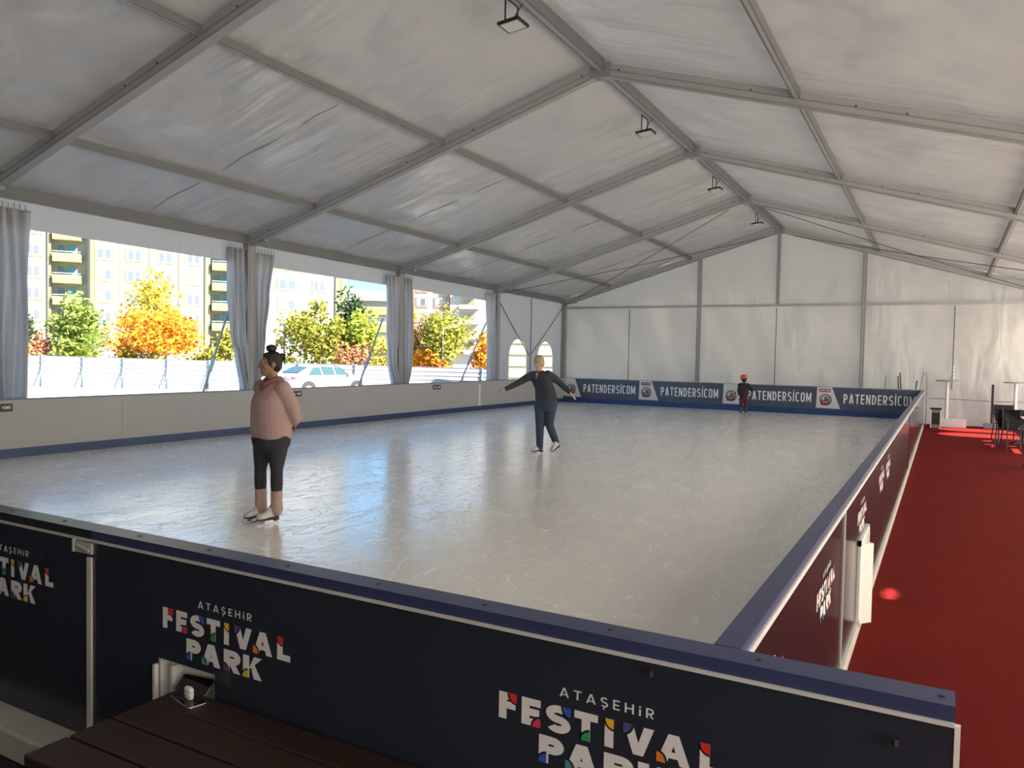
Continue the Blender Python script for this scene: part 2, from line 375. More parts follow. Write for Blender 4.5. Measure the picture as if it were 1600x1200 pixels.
ROWS = [('ridge', 0, -1, .14, .16, 'along the ridge'), ('left_up', F1, -1, .09, .11, 'in the upper row,  left slope'), ('left_low', F2, -1, .09, .11, 'in the lower row,  left slope'), ('right_up', F1, 1, .09, .11, 'in the upper row,  right slope'), ('right_low', F2, 1, .09, .11, 'in the lower row,  right slope'), ('left_eave', 1, -1, .12, .16, 'along the left eave'), ('right_eave', 1, 1, .12, .16, 'along the right eave')]
BAY = {-10:'in the frontmost bay', -5:'in the second bay from the front', 0:'in the middle bay', 5:'in the second bay from the back', 10:'in the rearmost bay'}
for nm, fr, sg, wd, ht, where in ROWS:
    for y in FR[:-1]:
        if sg > 0 and fr == 1 and y < 5: continue
        a = node(fr, y+.06, sg); b = node(fr, y+4.94, sg)
        q = MB(); q.bar(a+Vector((0,0,.03)), b+Vector((0,0,.03)), wd, ht); q.mi = 1; q.bar(a+Vector((0,0,.03-ht/2-.004)), b+Vector((0,0,.03-ht/2-.004)), wd*.4, .012)
        t = tag(q.build('eave_beam' if fr == 1 else 'purlin', [ALUP, ALU2]), 'roof bar '+where+', '+BAY[y], 'roof beam', 'roof bars between the frames')
        e = MB(); e.box((a.x-wd*.7, a.y-.0, a.z-.05),(a.x+wd*.7, a.y+.07, a.z+.05)); e.build('end_bracket', ALU2, t)
# gable posts and rail
for x, lab in ((-2.55,'left post of the back wall'),(2.55,'right post of the back wall')):
    zt = H+(HE-H)*abs(x)/W - SL*15
    q = MB(); q.box((x-.06,14.93,0),(x+.06,15.05,zt-.1)); q.mi = 1; q.box((x-.015,14.925,0),(x+.015,15.0,zt-.1))
    t = tag(q.build('gable_post', [ALU2, ALU]), 'grey upright aluminium gable post, '+lab, 'post', 'gable posts')
q = MB(); q.box((-.05,14.94,3.6),(.05,15.04,H-SL*15-.12)); tag(q.build('gable_post', [ALU2]), 'short aluminium gable post hanging under the ridge at the back', 'post', 'gable posts')
for x0, x1, lab in ((-7.5,-2.62,'left section'),(-2.48,2.48,'middle section'),(2.62,7.5,'right section')):
    q = MB(); q.bar((x0,14.98,3.585),(x1,14.98,3.585),.07,.08); tag(q.build('gable_rail', [ALU]), 'horizontal aluminium rail across the back wall, '+lab, 'rail', 'back wall rails')
# lacing cords
DOTM = mat('lacing_loop', (.8,.78,.72), .5); CORDM = mat('dark_cord', (.06,.055,.05), .8)
def lacing(x, y, z0, z1, lab, axis='x', n=24):
    q = MB(); q.tube([(x,y,z0),(x,y,z1)], .012, 6); t = tag(q.build('lacing_cord', [CORDM]), lab, 'cord', 'fabric lacing cords')
    q = MB()
    for k in range(n):
        z = z0+(z1-z0)*(k+.5)/n; q.ball((x+(.03 if axis=='x' else 0), y+(.03 if axis!='x' else 0), z), .014, 6, 4)
    q.build('lacing_loops', [DOTM], t)
lacing(-5.05, 15.03, 1.0, 3.5, 'dark lacing cord on the back wall left of the left gable post')
lacing(-.03, 15.03, 1.0, 3.5, 'dark lacing cord on the back wall below the ridge post')
lacing(5.0, 15.03, 1.05, 3.5, 'dark lacing cord on the back wall above the red carpet')
lacing(-7.6, 12.4, 1.0, 3.75, 'dark lacing cord on the left wall between the two arched windows', 'y', 14)
# bracing cables in the last bay
def cable(p, q_, lab, r=.009):
    a, b = Vector(p), Vector(q_); m = (a+b)/2 + Vector((0,0,-.04)); q = MB(); q.tube([a, a.lerp(m,.5), m, m.lerp(b,.5), b], r, 6)
    return tag(q.build('bracing_cable', [CORDM]), lab, 'cable', 'wind bracing cables')
zb = Vector((0,0,-.14))
for sg, nm in ((-1,'left'),(1,'right')):
    cable(node(.06,10.1,sg)+zb, node(1,14.9,sg)+zb, 'thin dark bracing cable under the %s roof slope, ridge to back corner'%nm)
    cable(node(.06,14.9,sg)+zb, node(1,10.1,sg)+zb, 'thin dark bracing cable under the %s roof slope, back gable top to eave'%nm)
cable((-7.62,10.09,3.62),(-7.64,12.36,1.82), 'bracing strap on the left wall left of the arched windows', .012)
cable((-7.62,14.92,3.6),(-7.64,12.44,1.82), 'bracing strap on the left wall right of the arched windows', .012)
# ---------------------------------- curtains
def curtain(prof, lab, seed, nf=3):
    """prof: list of (z, y0, y1) from top to bottom"""
    rnd = random.Random(seed); ph = [rnd.uniform(0, 6.28) for _ in range(3)]
    q = MB(); q.sm = True; NU, NV = 48, 40; vs_ = []
    prof = sorted(prof, reverse=True)
    for j in range(NV+1):
        z = prof[0][0] + (prof[-1][0]-prof[0][0])*j/NV
        for i in range(len(prof)-1):
            if prof[i][0] >= z >= prof[i+1][0]:
                t = (prof[i][0]-z)/(prof[i][0]-prof[i+1][0]); t = t*t*(3-2*t)
                y0 = prof[i][1]*(1-t)+prof[i+1][1]*t; y1 = prof[i][2]*(1-t)+prof[i+1][2]*t; break
        wdt = y1-y0; am = .05*min(1.3, .45/max(.15, wdt))
        for k in range(NU+1):
            u = k/NU
            x = -7.60 + 1.3*am*math.sin(u*2.0+.5*math.sin(5*u+ph[2])+nf*2*math.pi*u+ph[0]+.6*math.sin(z*1.3+ph[1])) + .35*am*math.sin(nf*4.4*math.pi*u+ph[2]+z)
            vs_.append((x+.03, y0+wdt*(u+.03*math.sin(z*2.1+6*u+ph[1])), z))
    q.add(vs_, [(j*(NU+1)+k, j*(NU+1)+k+1, (j+1)*(NU+1)+k+1, (j+1)*(NU+1)+k) for j in range(NV) for k in range(NU)])
    o = q.build('curtain', CURT); s_ = o.modifiers.new('s', 'SOLIDIFY'); s_.thickness = .006
    tag(o, lab, 'curtain', 'gathered side curtains')
    e = MB(); 
    for k in range(7):
        yy = prof[0][1]+(prof[0][2]-prof[0][1])*(k+.5)/7; e.tube([(-7.57,yy,prof[0][0]-.02),(-7.57,yy,prof[0][0]+.09)], .01, 6)
    e.build('hanging_loops', CURT, o)
    return o
curtain([(3.88,-4.95,-4.36),(2.6,-4.93,-4.37),(1.0,-4.92,-4.42)], 'grey curtain gathered at the left edge of the first opening', 1)
curtain([(3.83,-.55,-.07),(2.9,-.55,-.08),(2.25,-.50,-.04),(1.95,-.47,0.),(1.8,-.36,.0),(1.0,-.22,.05)], 'grey curtain with a bulging tied pouch at the right edge of the first opening', 2)
curtain([(3.8,.10,.70),(2.9,.10,.52),(2.2,.10,.40),(1.6,.1,.36),(1.0,.1,.24)], 'grey curtain tapering downwards at the left edge of the middle opening', 3)
curtain([(3.77,4.38,4.93),(2.6,4.42,4.97),(1.7,4.52,5.0),(1.0,4.72,5.02)], 'grey curtain at the right edge of the middle opening', 4)
curtain([(3.74,5.1,5.56),(2.2,5.1,5.62),(1.5,5.1,5.55),(1.0,5.1,5.35)], 'grey curtain at the left edge of the third opening, beside a post', 5)
curtain([(3.70,9.35,9.95),(2.4,9.5,10.02),(1.0,9.5,9.98)], 'grey curtain at the right edge of the third opening, next to the arched windows', 6)

# straps outside the openings
STRAP = mat('grey_strap', (.28,.28,.3), .6)
for (y0,z0,y1,z1), lab in (((-.33,2.6,-.98,.85),'grey ratchet strap slanting across the right of the first opening'),((4.59,2.68,3.6,.85),'grey ratchet strap slanting across the right of the middle opening'),((9.75,2.83,8.2,.85),'grey ratchet strap slanting across the right of the third opening')):
    a = Vector((-7.8,y0,z0)); b = Vector((-7.8,y1,z1)); q = MB(); q.bar(a, b, .03, .035, (1,0,0)); t = tag(q.build('ratchet_strap', STRAP), lab, 'strap', 'ratchet straps outside the openings')
    m_ = a.lerp(b,.62); d = (b-a).normalized(); k = MB(); k.bar(m_-d*.14, m_+d*.14, .05, .06, (1,0,0)); k.build('ratchet', mat('ratchet_'+str(y0), (.3,.3,.33), .4, .6), t)
    k = MB(); k.bar(b-d*.45, Vector((-7.8,y1-.02,.05)), .015, .015, (1,0,0)); k.tube([b-d*.45, Vector((-7.8,y1+.13,.05))], .006, 6); k.build('tail', STRAP, t)

# ---------------------------------- lettering
def _arc(cx, cy, rx, ry, a0, a1, n=14):
    return [(cx+rx*math.cos(math.radians(a0+(a1-a0)*k/n)), cy+ry*math.sin(math.radians(a0+(a1-a0)*k/n))) for k in range(n+1)]
def glyph(ch, wd, tv, th):
    """quads of a capital letter in a wd x 1 cell, tv / th: thickness of uprights / bars"""
    P = []
    def R(x0,y0,x1,y1): P.append([(x0,y0),(x1,y0),(x1,y1),(x0,y1)])
    def ring(cx, cy, rx, ry, a0, a1, n=14):        # outer radii, thickness tv/th
        o = _arc(cx,cy,rx,ry,a0,a1,n); i = _arc(cx,cy,max(.01,rx-tv),max(.01,ry-th),a0,a1,n)
        for k in range(n): P.append([o[k],o[k+1],i[k+1],i[k]])
    def rr(x0,y0,x1,y1,r):                          # rounded ring: O
        rx = min(r, (x1-x0)/2); ry = min(r, (y1-y0)/2)
        for cx,cy,a in ((x1-rx,y1-ry,0),(x0+rx,y1-ry,90),(x0+rx,y0+ry,180),(x1-rx,y0+ry,270)):
            ring(cx,cy,rx,ry,a,a+90,6)
        if y1-y0 > 2*ry+.001: R(x0,y0+ry,x0+tv,y1-ry); R(x1-tv,y0+ry,x1,y1-ry)
        if x1-x0 > 2*rx+.001: R(x0+rx,y0,x1-rx,y0+th); R(x0+rx,y1-th,x1-rx,y1)
    b = ch[0]
    if b in 'FEPRDKBLNHIİM': 
        R(0,0,tv,1)
    if b == 'F': R(tv,1-th,wd,1); R(tv,.40,wd*.95,.40+th)
    if b == 'E': R(tv,1-th,wd,1); R(tv,.5-th/2,wd*.93,.5+th/2); R(tv,0,wd,th)
    if b == 'L': R(tv,0,wd,th)
    if b == 'T': R(0,1-th,wd,1); R(wd/2-tv/2,0,wd/2+tv/2,1-th)
    if b in 'PR':
        y0 = .36; r = (1-y0)/2; rx = min(wd*.62, max(r, tv*1.15))
        R(tv,1-th,wd-rx,1); R(tv,y0,wd-rx,y0+th); ring(wd-rx,y0+r,rx,r,-90,90)
        if b == 'R': P.append([(wd-tv*1.12,0),(wd,0),(wd*.5+tv*.55,y0+.03),(wd*.5-tv*.5,y0+.03)])
    if b == 'D': rx = min(wd*.62,.5); R(tv,1-th,wd-rx,1); R(tv,0,wd-rx,th); ring(wd-rx,.5,rx,.5,-90,90)
    if b in 'AV':
        q = [[(0,0),(tv*1.08,0),(wd/2+tv*.42,1),(wd/2-tv*.55,1)],[(wd,0),(wd-tv*1.08,0),(wd/2-tv*.42,1),(wd/2+tv*.55,1)]]
        if b == 'V': q = [[(x,1-y) for x,y in p][::-1] for p in q]
        P += q
        if b == 'A': R(wd*.22,.2,wd*.78,.2+th*.8)
    if b in 'SŞ':
        h = .5+th/2; r = h/2; rx = wd/2
        ring(rx,1-r,rx,r,35,270,18); ring(rx,r,rx,r,-145,90,18)
        if b == 'Ş': P.append([(wd*.42,-.02),(wd*.6,-.02),(wd*.52,-.26),(wd*.34,-.26)])
    if b == 'C':
        r = wd/2
        for a in ((20,90),(90,180)): ring(wd/2,1-r,r,r,a[0],a[1],8)
        for a in ((180,270),(270,340)): ring(wd/2,r,r,r,a[0],a[1],8)
        if 1 > 2*r: R(0,r,tv,1-r)
    if b in 'OÖ':
        rr(0,0,wd,1,wd/2)
        if b == 'Ö': R(wd*.15,1.08,wd*.4,1.25); R(wd*.6,1.08,wd*.85,1.25)
    if b == 'Ü': R(0,.3,tv,1); R(wd-tv,.3,wd,1); ring(wd/2,.3,wd/2,.3,180,360); R(wd*.15,1.08,wd*.4,1.25); R(wd*.6,1.08,wd*.85,1.25)
    if b == 'N': R(wd-tv,0,wd,1); P.append([(0,1),(tv*1.05,1),(wd,0),(wd-tv*1.05,0)])
    if b == 'M': R(wd-tv,0,wd,1); P.append([(0,1),(tv,1),(wd/2+tv*.4,.15),(wd/2-tv*.4,.15)]); P.append([(wd-tv,1),(wd,1),(wd/2+tv*.4,.15),(wd/2-tv*.4,.15)])
    if b == 'H': R(wd-tv,0,wd,1); R(tv,.5-th/2,wd-tv,.5+th/2)
    if b == 'K': P.append([(tv*.9,.38),(tv*.9+tv*.9,.62),(wd,1),(wd-tv*1.25,1)]); P.append([(tv*1.2,.62),(tv*.75+tv*.95,.72),(wd,0),(wd-tv*1.25,0)])
    if b == 'Y': P.append([(0,1),(tv*1.1,1),(wd/2+tv/2,.42),(wd/2-tv/2,.42)]); P.append([(wd,1),(wd-tv*1.1,1),(wd/2-tv/2,.42),(wd/2+tv/2,.42)]); R(wd/2-tv/2,0,wd/2+tv/2,.45)
    if ch == 'İ': R(0,1.1,tv,1.1+tv*.9)
    if ch == 'i': R(0,0,tv,.68); R(0,.82,tv,1.0)
    return P
class Plane:
    """a printed surface: origin, text direction U, normal N"""
    def __init__(s, O, U, N, V=(0,0,1)): s.O = Vector(O); s.U = Vector(U); s.N = Vector(N); s.V = Vector(V)
    def __call__(s, x, y, d=.0): return s.O + s.U*x + s.V*y + s.N*d
def put(mb, pl, polys, x0, y0, h, d, sx=1.0):
    for p in polys:
        d += .00003
        pts = [pl(x0+x*h*sx, y0+y*h, d) for x, y in p]
        a = sum((p[i][0]*p[(i+1)%len(p)][1]-p[(i+1)%len(p)][0]*p[i][1]) for i in range(len(p)))
        if (a < 0) ^ (pl.U.cross(pl.V).dot(pl.N) < 0): pts = pts[::-1]
        mb.poly(pts)
def word(mb, pl, txt, x0, y0, h, total, tv, th, widths=None, gap=.16, d=.0015):
    ws = [(widths or {}).get(ch, .62) for ch in txt]
    gaps = gap if isinstance(gap, list) else [gap]*(len(txt)-1)
    nat = sum(ws)+sum(gaps); sx = total/(nat*h); x = x0; pos = []
    for i, ch in enumerate(txt):
        if ch != ' ': put(mb, pl, glyph(ch, ws[i], tv, th), x, y0, h, d, sx)
        pos.append((x, ws[i]*h*sx)); x += (ws[i]+(gaps[i] if i < len(gaps) else 0))*h*sx
    return pos
def quarter(mb, pl, cx, cy, rx, ry, qd, d):
    """quarter disc: corner point at (cx,cy), qd = quadrant it fills (signs)"""
    pts = [(cx,cy)] + [(cx+qd[0]*rx*math.cos(k*math.pi/16), cy+qd[1]*ry*math.sin(k*math.pi/16)) for k in range(9)]
    P = [pl(x,y,d) for x,y in pts]
    n = (P[1]-P[0]).cross(P[-1]-P[0])
    if n.dot(pl.N) < 0: P = P[::-1]
    mb.poly(P)
def festival(pl, parent, s=1.0):
    """ATASEHIR / FESTIVAL PARK print, 0.69 wide at s=1, origin at its lower left"""
    q = MB(); h = .083*s; Wd = .69*s
    yF = .100*s; yP = 0.0
    wdF = dict(F=.72,E=.78,S=.98,T=.9,İ=.37,V=1.1,A=1.16,L=.76); fl = 'FESTIVAL'
    ws = [.74,.78,.98,.9,.37,1.1,1.16,.78]
    pos = word(q, pl, 'FESTIVAL', 0, yF, h, Wd, (.33), .27, dict(F=.74,E=.78,S=.98,T=.9,I=.34,V=1.1,A=1.16,L=.78), [.22,.22,.14,.26,.34,.10,.30])
    wp = .41*s; xP = .14*s
    pp = word(q, pl, 'PARK', xP, yP, h, wp, .36, .28, dict(P=.92,A=1.14,R=1.0,K=1.08), [.06,.2,.14])
    word(q, pl, 'ATAŞEHiR', .205*s, .213*s, .028*s, .29*s, .16, .14, dict(A=.86,T=.72,Ş=.66,E=.58,H=.78,i=.16,R=.66), .42)
    def acc(col, cx, cy, qd, rx=.026*s, ry=.028*s):
        q.mi = 1; quarter(q, pl, cx, cy, rx*1.22, ry*1.22, qd, .0022)
        q.mi = 2+PRK.index(col); quarter(q, pl, cx, cy, rx, ry, qd, .003)
    def xr(i, p=pos): return p[i][0]+p[i][1]
    yt = yF+h
    acc('red', xr(0), yt, (-1,-1)); acc('magenta', xr(1), yF, (-1,1)); acc('blue', xr(2), yt, (-1,-1))
    xt = pos[3][0]+pos[3][1]/2+.0125*s; acc('green', xt, yF, (-1,1))
    acc('yellow', xr(4), yt, (-1,-1)); acc('indigo', pos[5][0], yt, (1,-1)); acc('orange', pos[6][0], yF, (1,1)); acc('red', pos[7][0]+.027*s, yt, (-1,-1))
    acc('blue', pp[0][0]+.026*s, yP, (-1,1)); acc('teal', pp[1][0], yP, (1,1)); acc('purple', pp[2][0], yP, (1,1)); acc('yellow', pp[3][0]+.026*s, yP, (-1,1))
    return q.build('printed_logo', [LETTERD, NAVYP]+[PR[k] for k in PRK], parent)

# ---------------------------------- near boards (towards the camera)
EDGE = mat('pale_edge', (.6,.6,.6), .4)
def near_board(x0, x1, lab, logos, hole=None, capm=CAPB):
    t = empty('rink_board', lab, 'board', 'navy boards on the near side of the rink', ((x0+x1)/2, YN+.03, 0))
    off = Vector((-(x0+x1)/2, -YN-.03, 0))
    def B(name, m, fn):
        q = MB(); fn(q); q.v = [tuple(Vector(v)+off) for v in q.v]; return q.build(name, m, t)
    zb, zt = .14, 1.0
    def core(q):
        if hole:
            hx0,hx1,hz0,hz1 = hole
            q.box((x0,YN,zb),(hx0,YN+.06,zt)); q.box((hx1,YN,zb),(x1,YN+.06,zt)); q.box((hx0,YN,zb),(hx1,YN+.06,hz0)); q.box((hx0,YN,hz1),(hx1,YN+.06,zt))
        else: q.box((x0,YN,zb),(x1,YN+.06,zt))
    B('panel', BOARDW, core)
    def skin(q):
        rects = [(x0,x1,zb,zt)]
        if hole: rects = [(x0,hole[0],zb,zt),(hole[1],x1,zb,zt),(hole[0],hole[1],zb,hole[2]),(hole[0],hole[1],hole[3],zt)]
        for a,b,z0,z1 in rects: q.box((a,YN-.012,z0),(b,YN-.001,z1))
    B('banner', NAVY, skin)
    B('cap_rail', capm, lambda q: (q.box((x0,YN-.012,zt),(x1,YN+.085,ZT)))) 
    def edge(q): q.box((x0,YN-.02,zt-.003),(x1,YN-.0125,zt+.007))
    B('trim_edge', EDGE, edge)
    def sc_(q):
        k = x0+.25
        while k < x1: q.lathe((k,YN+.04,ZT), [(.009,0),(.009,.002),(.002,.003)], 8); k += .42
    B('cap_screws', DARKM, sc_)
    pl_off = off
    for lx, lz, s_ in logos:
        pl = Plane(Vector((lx, YN-.012, lz))+off, (1,0,0), (0,-1,0)); festival(pl, t, s_)
    return t, off
BLK = mat('dark_cap', (.018,.02,.03), .35)
t1, o1 = near_board(-6.9, 1.6, 'navy rink board with a half seen logo, left of the upright joint', [(.655,.655,.98),(-.8,.655,.98)], capm=BLK)
t2, o2 = near_board(1.603, 4.82, 'long navy rink board with two festival logos behind the wooden bench', [(2.07,.615,1.0),(3.62,.63,.985)], hole=(2.03,2.37,.40,.585))
# joint hardware
def sub(name, m, fn, t, off):
    q = MB(); fn(q); q.v = [tuple(Vector(v)+off) for v in q.v]; return q.build(name, m, t)
sub('joint_strip', EDGE, lambda q: q.box((1.585,YN-.022,.14),(1.615,YN-.013,.93)), t2, o2)
sub('corner_bracket', ALU, lambda q: (q.box((1.50,YN-.026,.945),(1.62,YN-.013,.992)), q.box((1.5,YN-.034,.945),(1.508,YN-.02,1.0)), q.tube([(1.53,YN-.027,.975),(1.61,YN-.027,.96)],.008,8)), t2, o2)
sub('end_edge', WHITEP, lambda q: q.box((4.82,YN-.014,.14),(4.832,YN+.0,1.0)), t2, o2)
sub('rivets', DARKM, lambda q: [q.lathe((x,YN-.03,z), [(.008,0),(.008,.016)], 8) for x,z in ((4.7,.93),(4.1,.965))], t2, o2)
def recess(q):
    a,b,z0,z1 = 2.03,2.37,.40,.585; y0 = YN-.001; y1 = YN+.058
    q.box((a,y0,z0),(a+.012,y1,z1)); q.box((b-.012,y0,z0),(b,y1,z1)); q.box((a,y0,z0),(b,y1,z0+.012)); q.box((a+.012,y0,z1-.01),(b-.012,y1,z1)); q.box((a+.012,y1-.012,z0+.012),(b-.012,y1,z1-.01))
    q.box((2.10,YN-.001,.412),(2.115,y1-.012,.56)); q.box((2.03,YN-.03,.40),(2.043,YN-.0125,.56))
sub('socket_recess', WHITEP, recess, t2, o2)
# foundation beam
WB = mat('weathered_white_beam', (.45,.44,.4), .75, var=.35, vscale=3, bump=.3, bscale=20)
q = MB(); q.box((-6.9,YN-.16,.013),(4.7,YN+.05,.138)); o = tag(q.build('base_beam', WB), 'weathered pale timber beam along the floor under the near boards', 'beam'); bevel(o, .012)

# ---------------------------------- right boards (along the red carpet)
NAVYR = mat('navy_banner_reflecting', (.008,.008,.013), .2, var=.12, vscale=1.5, bump=.05, bscale=2.5)
NAVYG = mat('glossy_navy_banner', (.03,.03,.04), .1, spec=.8, var=.1, bump=.12, bscale=1.6)
def right_board(y0, y1, lab, logos, last=False):
    t = empty('rink_board', lab, 'board', 'navy boards beside the red carpet', (XR, (y0+y1)/2, 0)); off = Vector((-XR, -(y0+y1)/2, 0))
    S = lambda n, m, fn: sub(n, m, fn, t, off)
    S('panel', BOARDW, lambda q: q.box((XR-.05,y0,.1),(XR,y1,1.0)))
    S('banner', NAVYR if y1 < 3.5 else NAVYG, lambda q: q.box((XR+.001,y0+.004,.1),(XR+.012,y1-.004,1.0)))
    S('kickplate', KICK, lambda q: q.box((XR-.056,y0,ZI+.002),(XR-.0505,y1,ZI+.13)))
    S('cap_rail', CAPB, lambda q: q.box((XR-.06,y0,1.0005),(XR+.012,y1,ZT)))
    S('trim_edge', EDGE, lambda q: q.box((XR+.0125,y0,.99),(XR+.02,y1,1.012)))
    S('base_rail', WB, lambda q: q.box((XR-.04,y0,.0005),(XR+.03,y1,.098)))
    if y0 in (-6.6, 3.0): S('joint_strip', EDGE if y0 < 0 else BLACK, lambda q: q.box((XR+.0125,y0-.006,.1),(XR+.02,y0+.008,.985)))
    for ly, lz in logos: festival(Plane(Vector((XR+.012, ly, lz))+off, (0,1,0), (1,0,0)), t, .94)
    return t
RB = [(-9.18,-6.6,'nearest navy board beside the carpet, its first logo partly hidden',[(-9.12,.63),(-7.66,.62)]),
      (-6.6,-3.9,'navy board beside the carpet with the open white hatch',[(-5.78,.66)]),
      (-3.9,-1.0,'navy board beside the carpet just past the white hatch',[(-4.45+.6,.66),(-2.9,.66)]),
      (-1.0,3.0,'long dark board beside the carpet, before the dark upright seam',[]),
      (3.0,6.6,'glossy board beside the carpet just beyond the dark upright seam',[]),
      (6.6,10.2,'glossy board beside the carpet second from the far end',[]),
      (10.2,YF,'glossy board beside the carpet at the far end near the bin',[])]
for a in RB: rb = right_board(*a); (a[0] == -6.6) and globals().__setitem__('hatchboard', rb)
hb = hatchboard; ho = Vector((-XR, 5.25, 0))
def hatch(q):
    a = Vector((XR+.022,-5.62,0)); d = Vector((.62,.78,0)).normalized(); nrm = Vector((d.y,-d.x,0)); L_ = .12
    pts = []
    for z in (.06,.60):
        for s_, k in ((0,0),(L_,0),(L_,.035),(0,.035)): pts.append(a+d*s_-nrm*k+Vector((0,0,z)))
    q.add(pts, [(0,3,2,1),(4,5,6,7),(0,1,5,4),(1,2,6,5),(2,3,7,6),(3,0,4,7)])
sub('hatch_door', WHITEP, hatch, hb, ho)
def hframe(q):
    q.box((XR+.0125,-5.68,.05),(XR+.03,-5.63,.63)); q.box((XR+.0125,-5.0,.05),(XR+.03,-4.95,.63)); q.box((XR+.0125,-5.68,.6),(XR+.03,-4.95,.63)); 
sub('hatch_frame', WHITEP, hframe, hb, ho)
sub('hatch_opening', mat('pale_interior', (.55,.53,.5), .6), lambda q: q.box((XR+.0122,-5.63,.05),(XR+.0135,-5.0,.6)), hb, ho)

# ---------------------------------- left boards (under the openings)
def arrow_plate(pl, parent, wd, ht, name='arrow_sign', inner=True, col=None):
    q = MB(); hd = ht*.55
    out = [(0,ht/2),(hd,-ht*.08),(hd,0),(wd,0),(wd,ht),(hd,ht),(hd,ht*1.08)]
    q.poly([pl(x,y,.004) for x,y in out]) if pl.U.cross(pl.V).dot(pl.N) > 0 else q.poly([pl(x,y,.004) for x,y in out][::-1])
    n_ = len(q.v)
    q.poly([pl(x,y,.0) for x,y in out][::-1]); 
    for i in range(n_): q.f.append([i,(i+1)%n_,n_+n_-1-0 if False else n_+(i+1)%n_,n_+i]); q.m.append(0); q.smooth.append(False)
    q.mi = 1; word(q, pl, 'KAYMA YÖNÜ', hd*.9, ht*.33, ht*.36, wd-hd*1.4, .2, .18, dict(M=.8), .18, .0055)
    return q.build(name, [col or mat('sign_brown', (.05,.04,.038), .5), LETTER], parent)
LB = [-9.18,-6.2,-3.2,-.2,2.8,5.0,8.05,11.05,YF]
LAB = ['nearest the camera, outside the frame edge','carrying the arrow sign at the left edge','below the first opening','below the post with the tapering curtain','below the middle opening','below the third opening with an arrow sign','with a pale seam left of the outstretched hand','in the far left corner below the arched windows']
for i in range(len(LB)-1):
    y0, y1 = LB[i], LB[i+1]
    t = empty('rink_board', 'plain pale board on the left side, '+LAB[i], 'board', 'pale boards on the left side', (XL,(y0+y1)/2,0)); off = Vector((-XL,-(y0+y1)/2,0))
    sub('panel', BOARDW, lambda q: q.box((XL-.05,y0+.002,.02),(XL,y1-.002,ZT-.012)), t, off)
    sub('kickplate', KICK, lambda q: q.box((XL+.0005,y0,ZI+.002),(XL+.008,y1,ZI+.135)), t, off)
    sub('cap_rail', mat('grey_cap_%d'%i, (.16,.16,.17), .5), lambda q: q.box((XL-.06,y0,ZT-.012),(XL+.006,y1,ZT+.006)), t, off)
    if i == 6: sub('seam_strip', WHITEP, lambda q: q.box((XL+.0005,y0-.02,ZI+.14),(XL+.006,y0+.1,ZT-.1)), t, off)
    for ys in (-5.32,.5,5.68):
        if y0 < ys < y1 and ys+.4 < y1+.3:
            arrow_plate(Plane(Vector((XL,ys,.868))+off, (0,1,0), (1,0,0)), t, .40, .115)

# ---------------------------------- far boards with banners
SKY2 = mat('emblem_grey', (.3,.3,.31), .5); EMD = mat('emblem_dark', (.03,.03,.035), .5); EMR = mat('emblem_red', (.3,.06,.05), .5); EMP = mat('emblem_pink', (.5,.28,.26), .5); PANW = mat('white_banner_field', (.68,.68,.67), .4)
FB = [-7.0,-4.2,-1.385,1.425,XR-.06]
FL = ['leftmost banner, with no arrow sign and a hand in front of it','second banner from the left, with a dark arrow sign','third banner from the left, behind the child in the red helmet','rightmost banner, with a red arrow sign']
def emblem(pl, parent, r):
    q = MB()
    def disc(R, m, d, n=28, cx=0, cy=0, a0=0, a1=360, sy=1.):
        q.mi = m; pts = [pl(cx+R*math.cos(math.radians(a0+(a1-a0)*k/n)), cy+sy*R*math.sin(math.radians(a0+(a1-a0)*k/n)), d) for k in range(n if a1-a0 == 360 else n+1)]
        if (pl.U.cross(pl.V)).dot(pl.N) < 0: pts = pts[::-1]
        q.poly(pts)
    def P(pts, m, d):
        q.mi = m; p = [pl(x*r,y*r,d) for x,y in pts]
        if (p[1]-p[0]).cross(p[2]-p[0]).dot(pl.N) < 0: p = p[::-1]
        q.poly(p)
    disc(r, 1, .003); disc(r*.9, 0, .004); disc(r*.72, 4, .005, a0=20, a1=160); disc(r*.62, 0, .006)
    P([(-.62,.0),(-.3,.42),(0,.02)], 4, .007); P([(-.15,.1),(-.05,.45),(.3,.5),(.45,.2),(.4,-.1),(-.15,-.1)], 1, .0075)
    P([(-.05,.1),(.05,.32),(.28,.35),(.36,.1)], 0, .008)
    P([(-.8,-.05),(.6,-.05),(.62,-.55),(-.75,-.5)], 2, .008); P([(-.45,-.3),(.55,-.22),(.5,-.48),(-.5,-.52)], 3, .0085)
    P([(-.85,-.5),(.7,-.5),(.55,-.95),(-.6,-.95)], 1, .0085); P([(-.5,-.55),(.5,-.55),(.45,-.85),(-.45,-.85)], 2, .009)
    P([(.6,.62),(.82,.7),(.95,.35),(.75,.3)], 1, .009); P([(.62,-.6),(1.0,-.05),(1.05,-.2),(.75,-.75)], 1, .009)
    return q.build('emblem', [SKY2, EMD, EMR, EMP, PANW], parent)
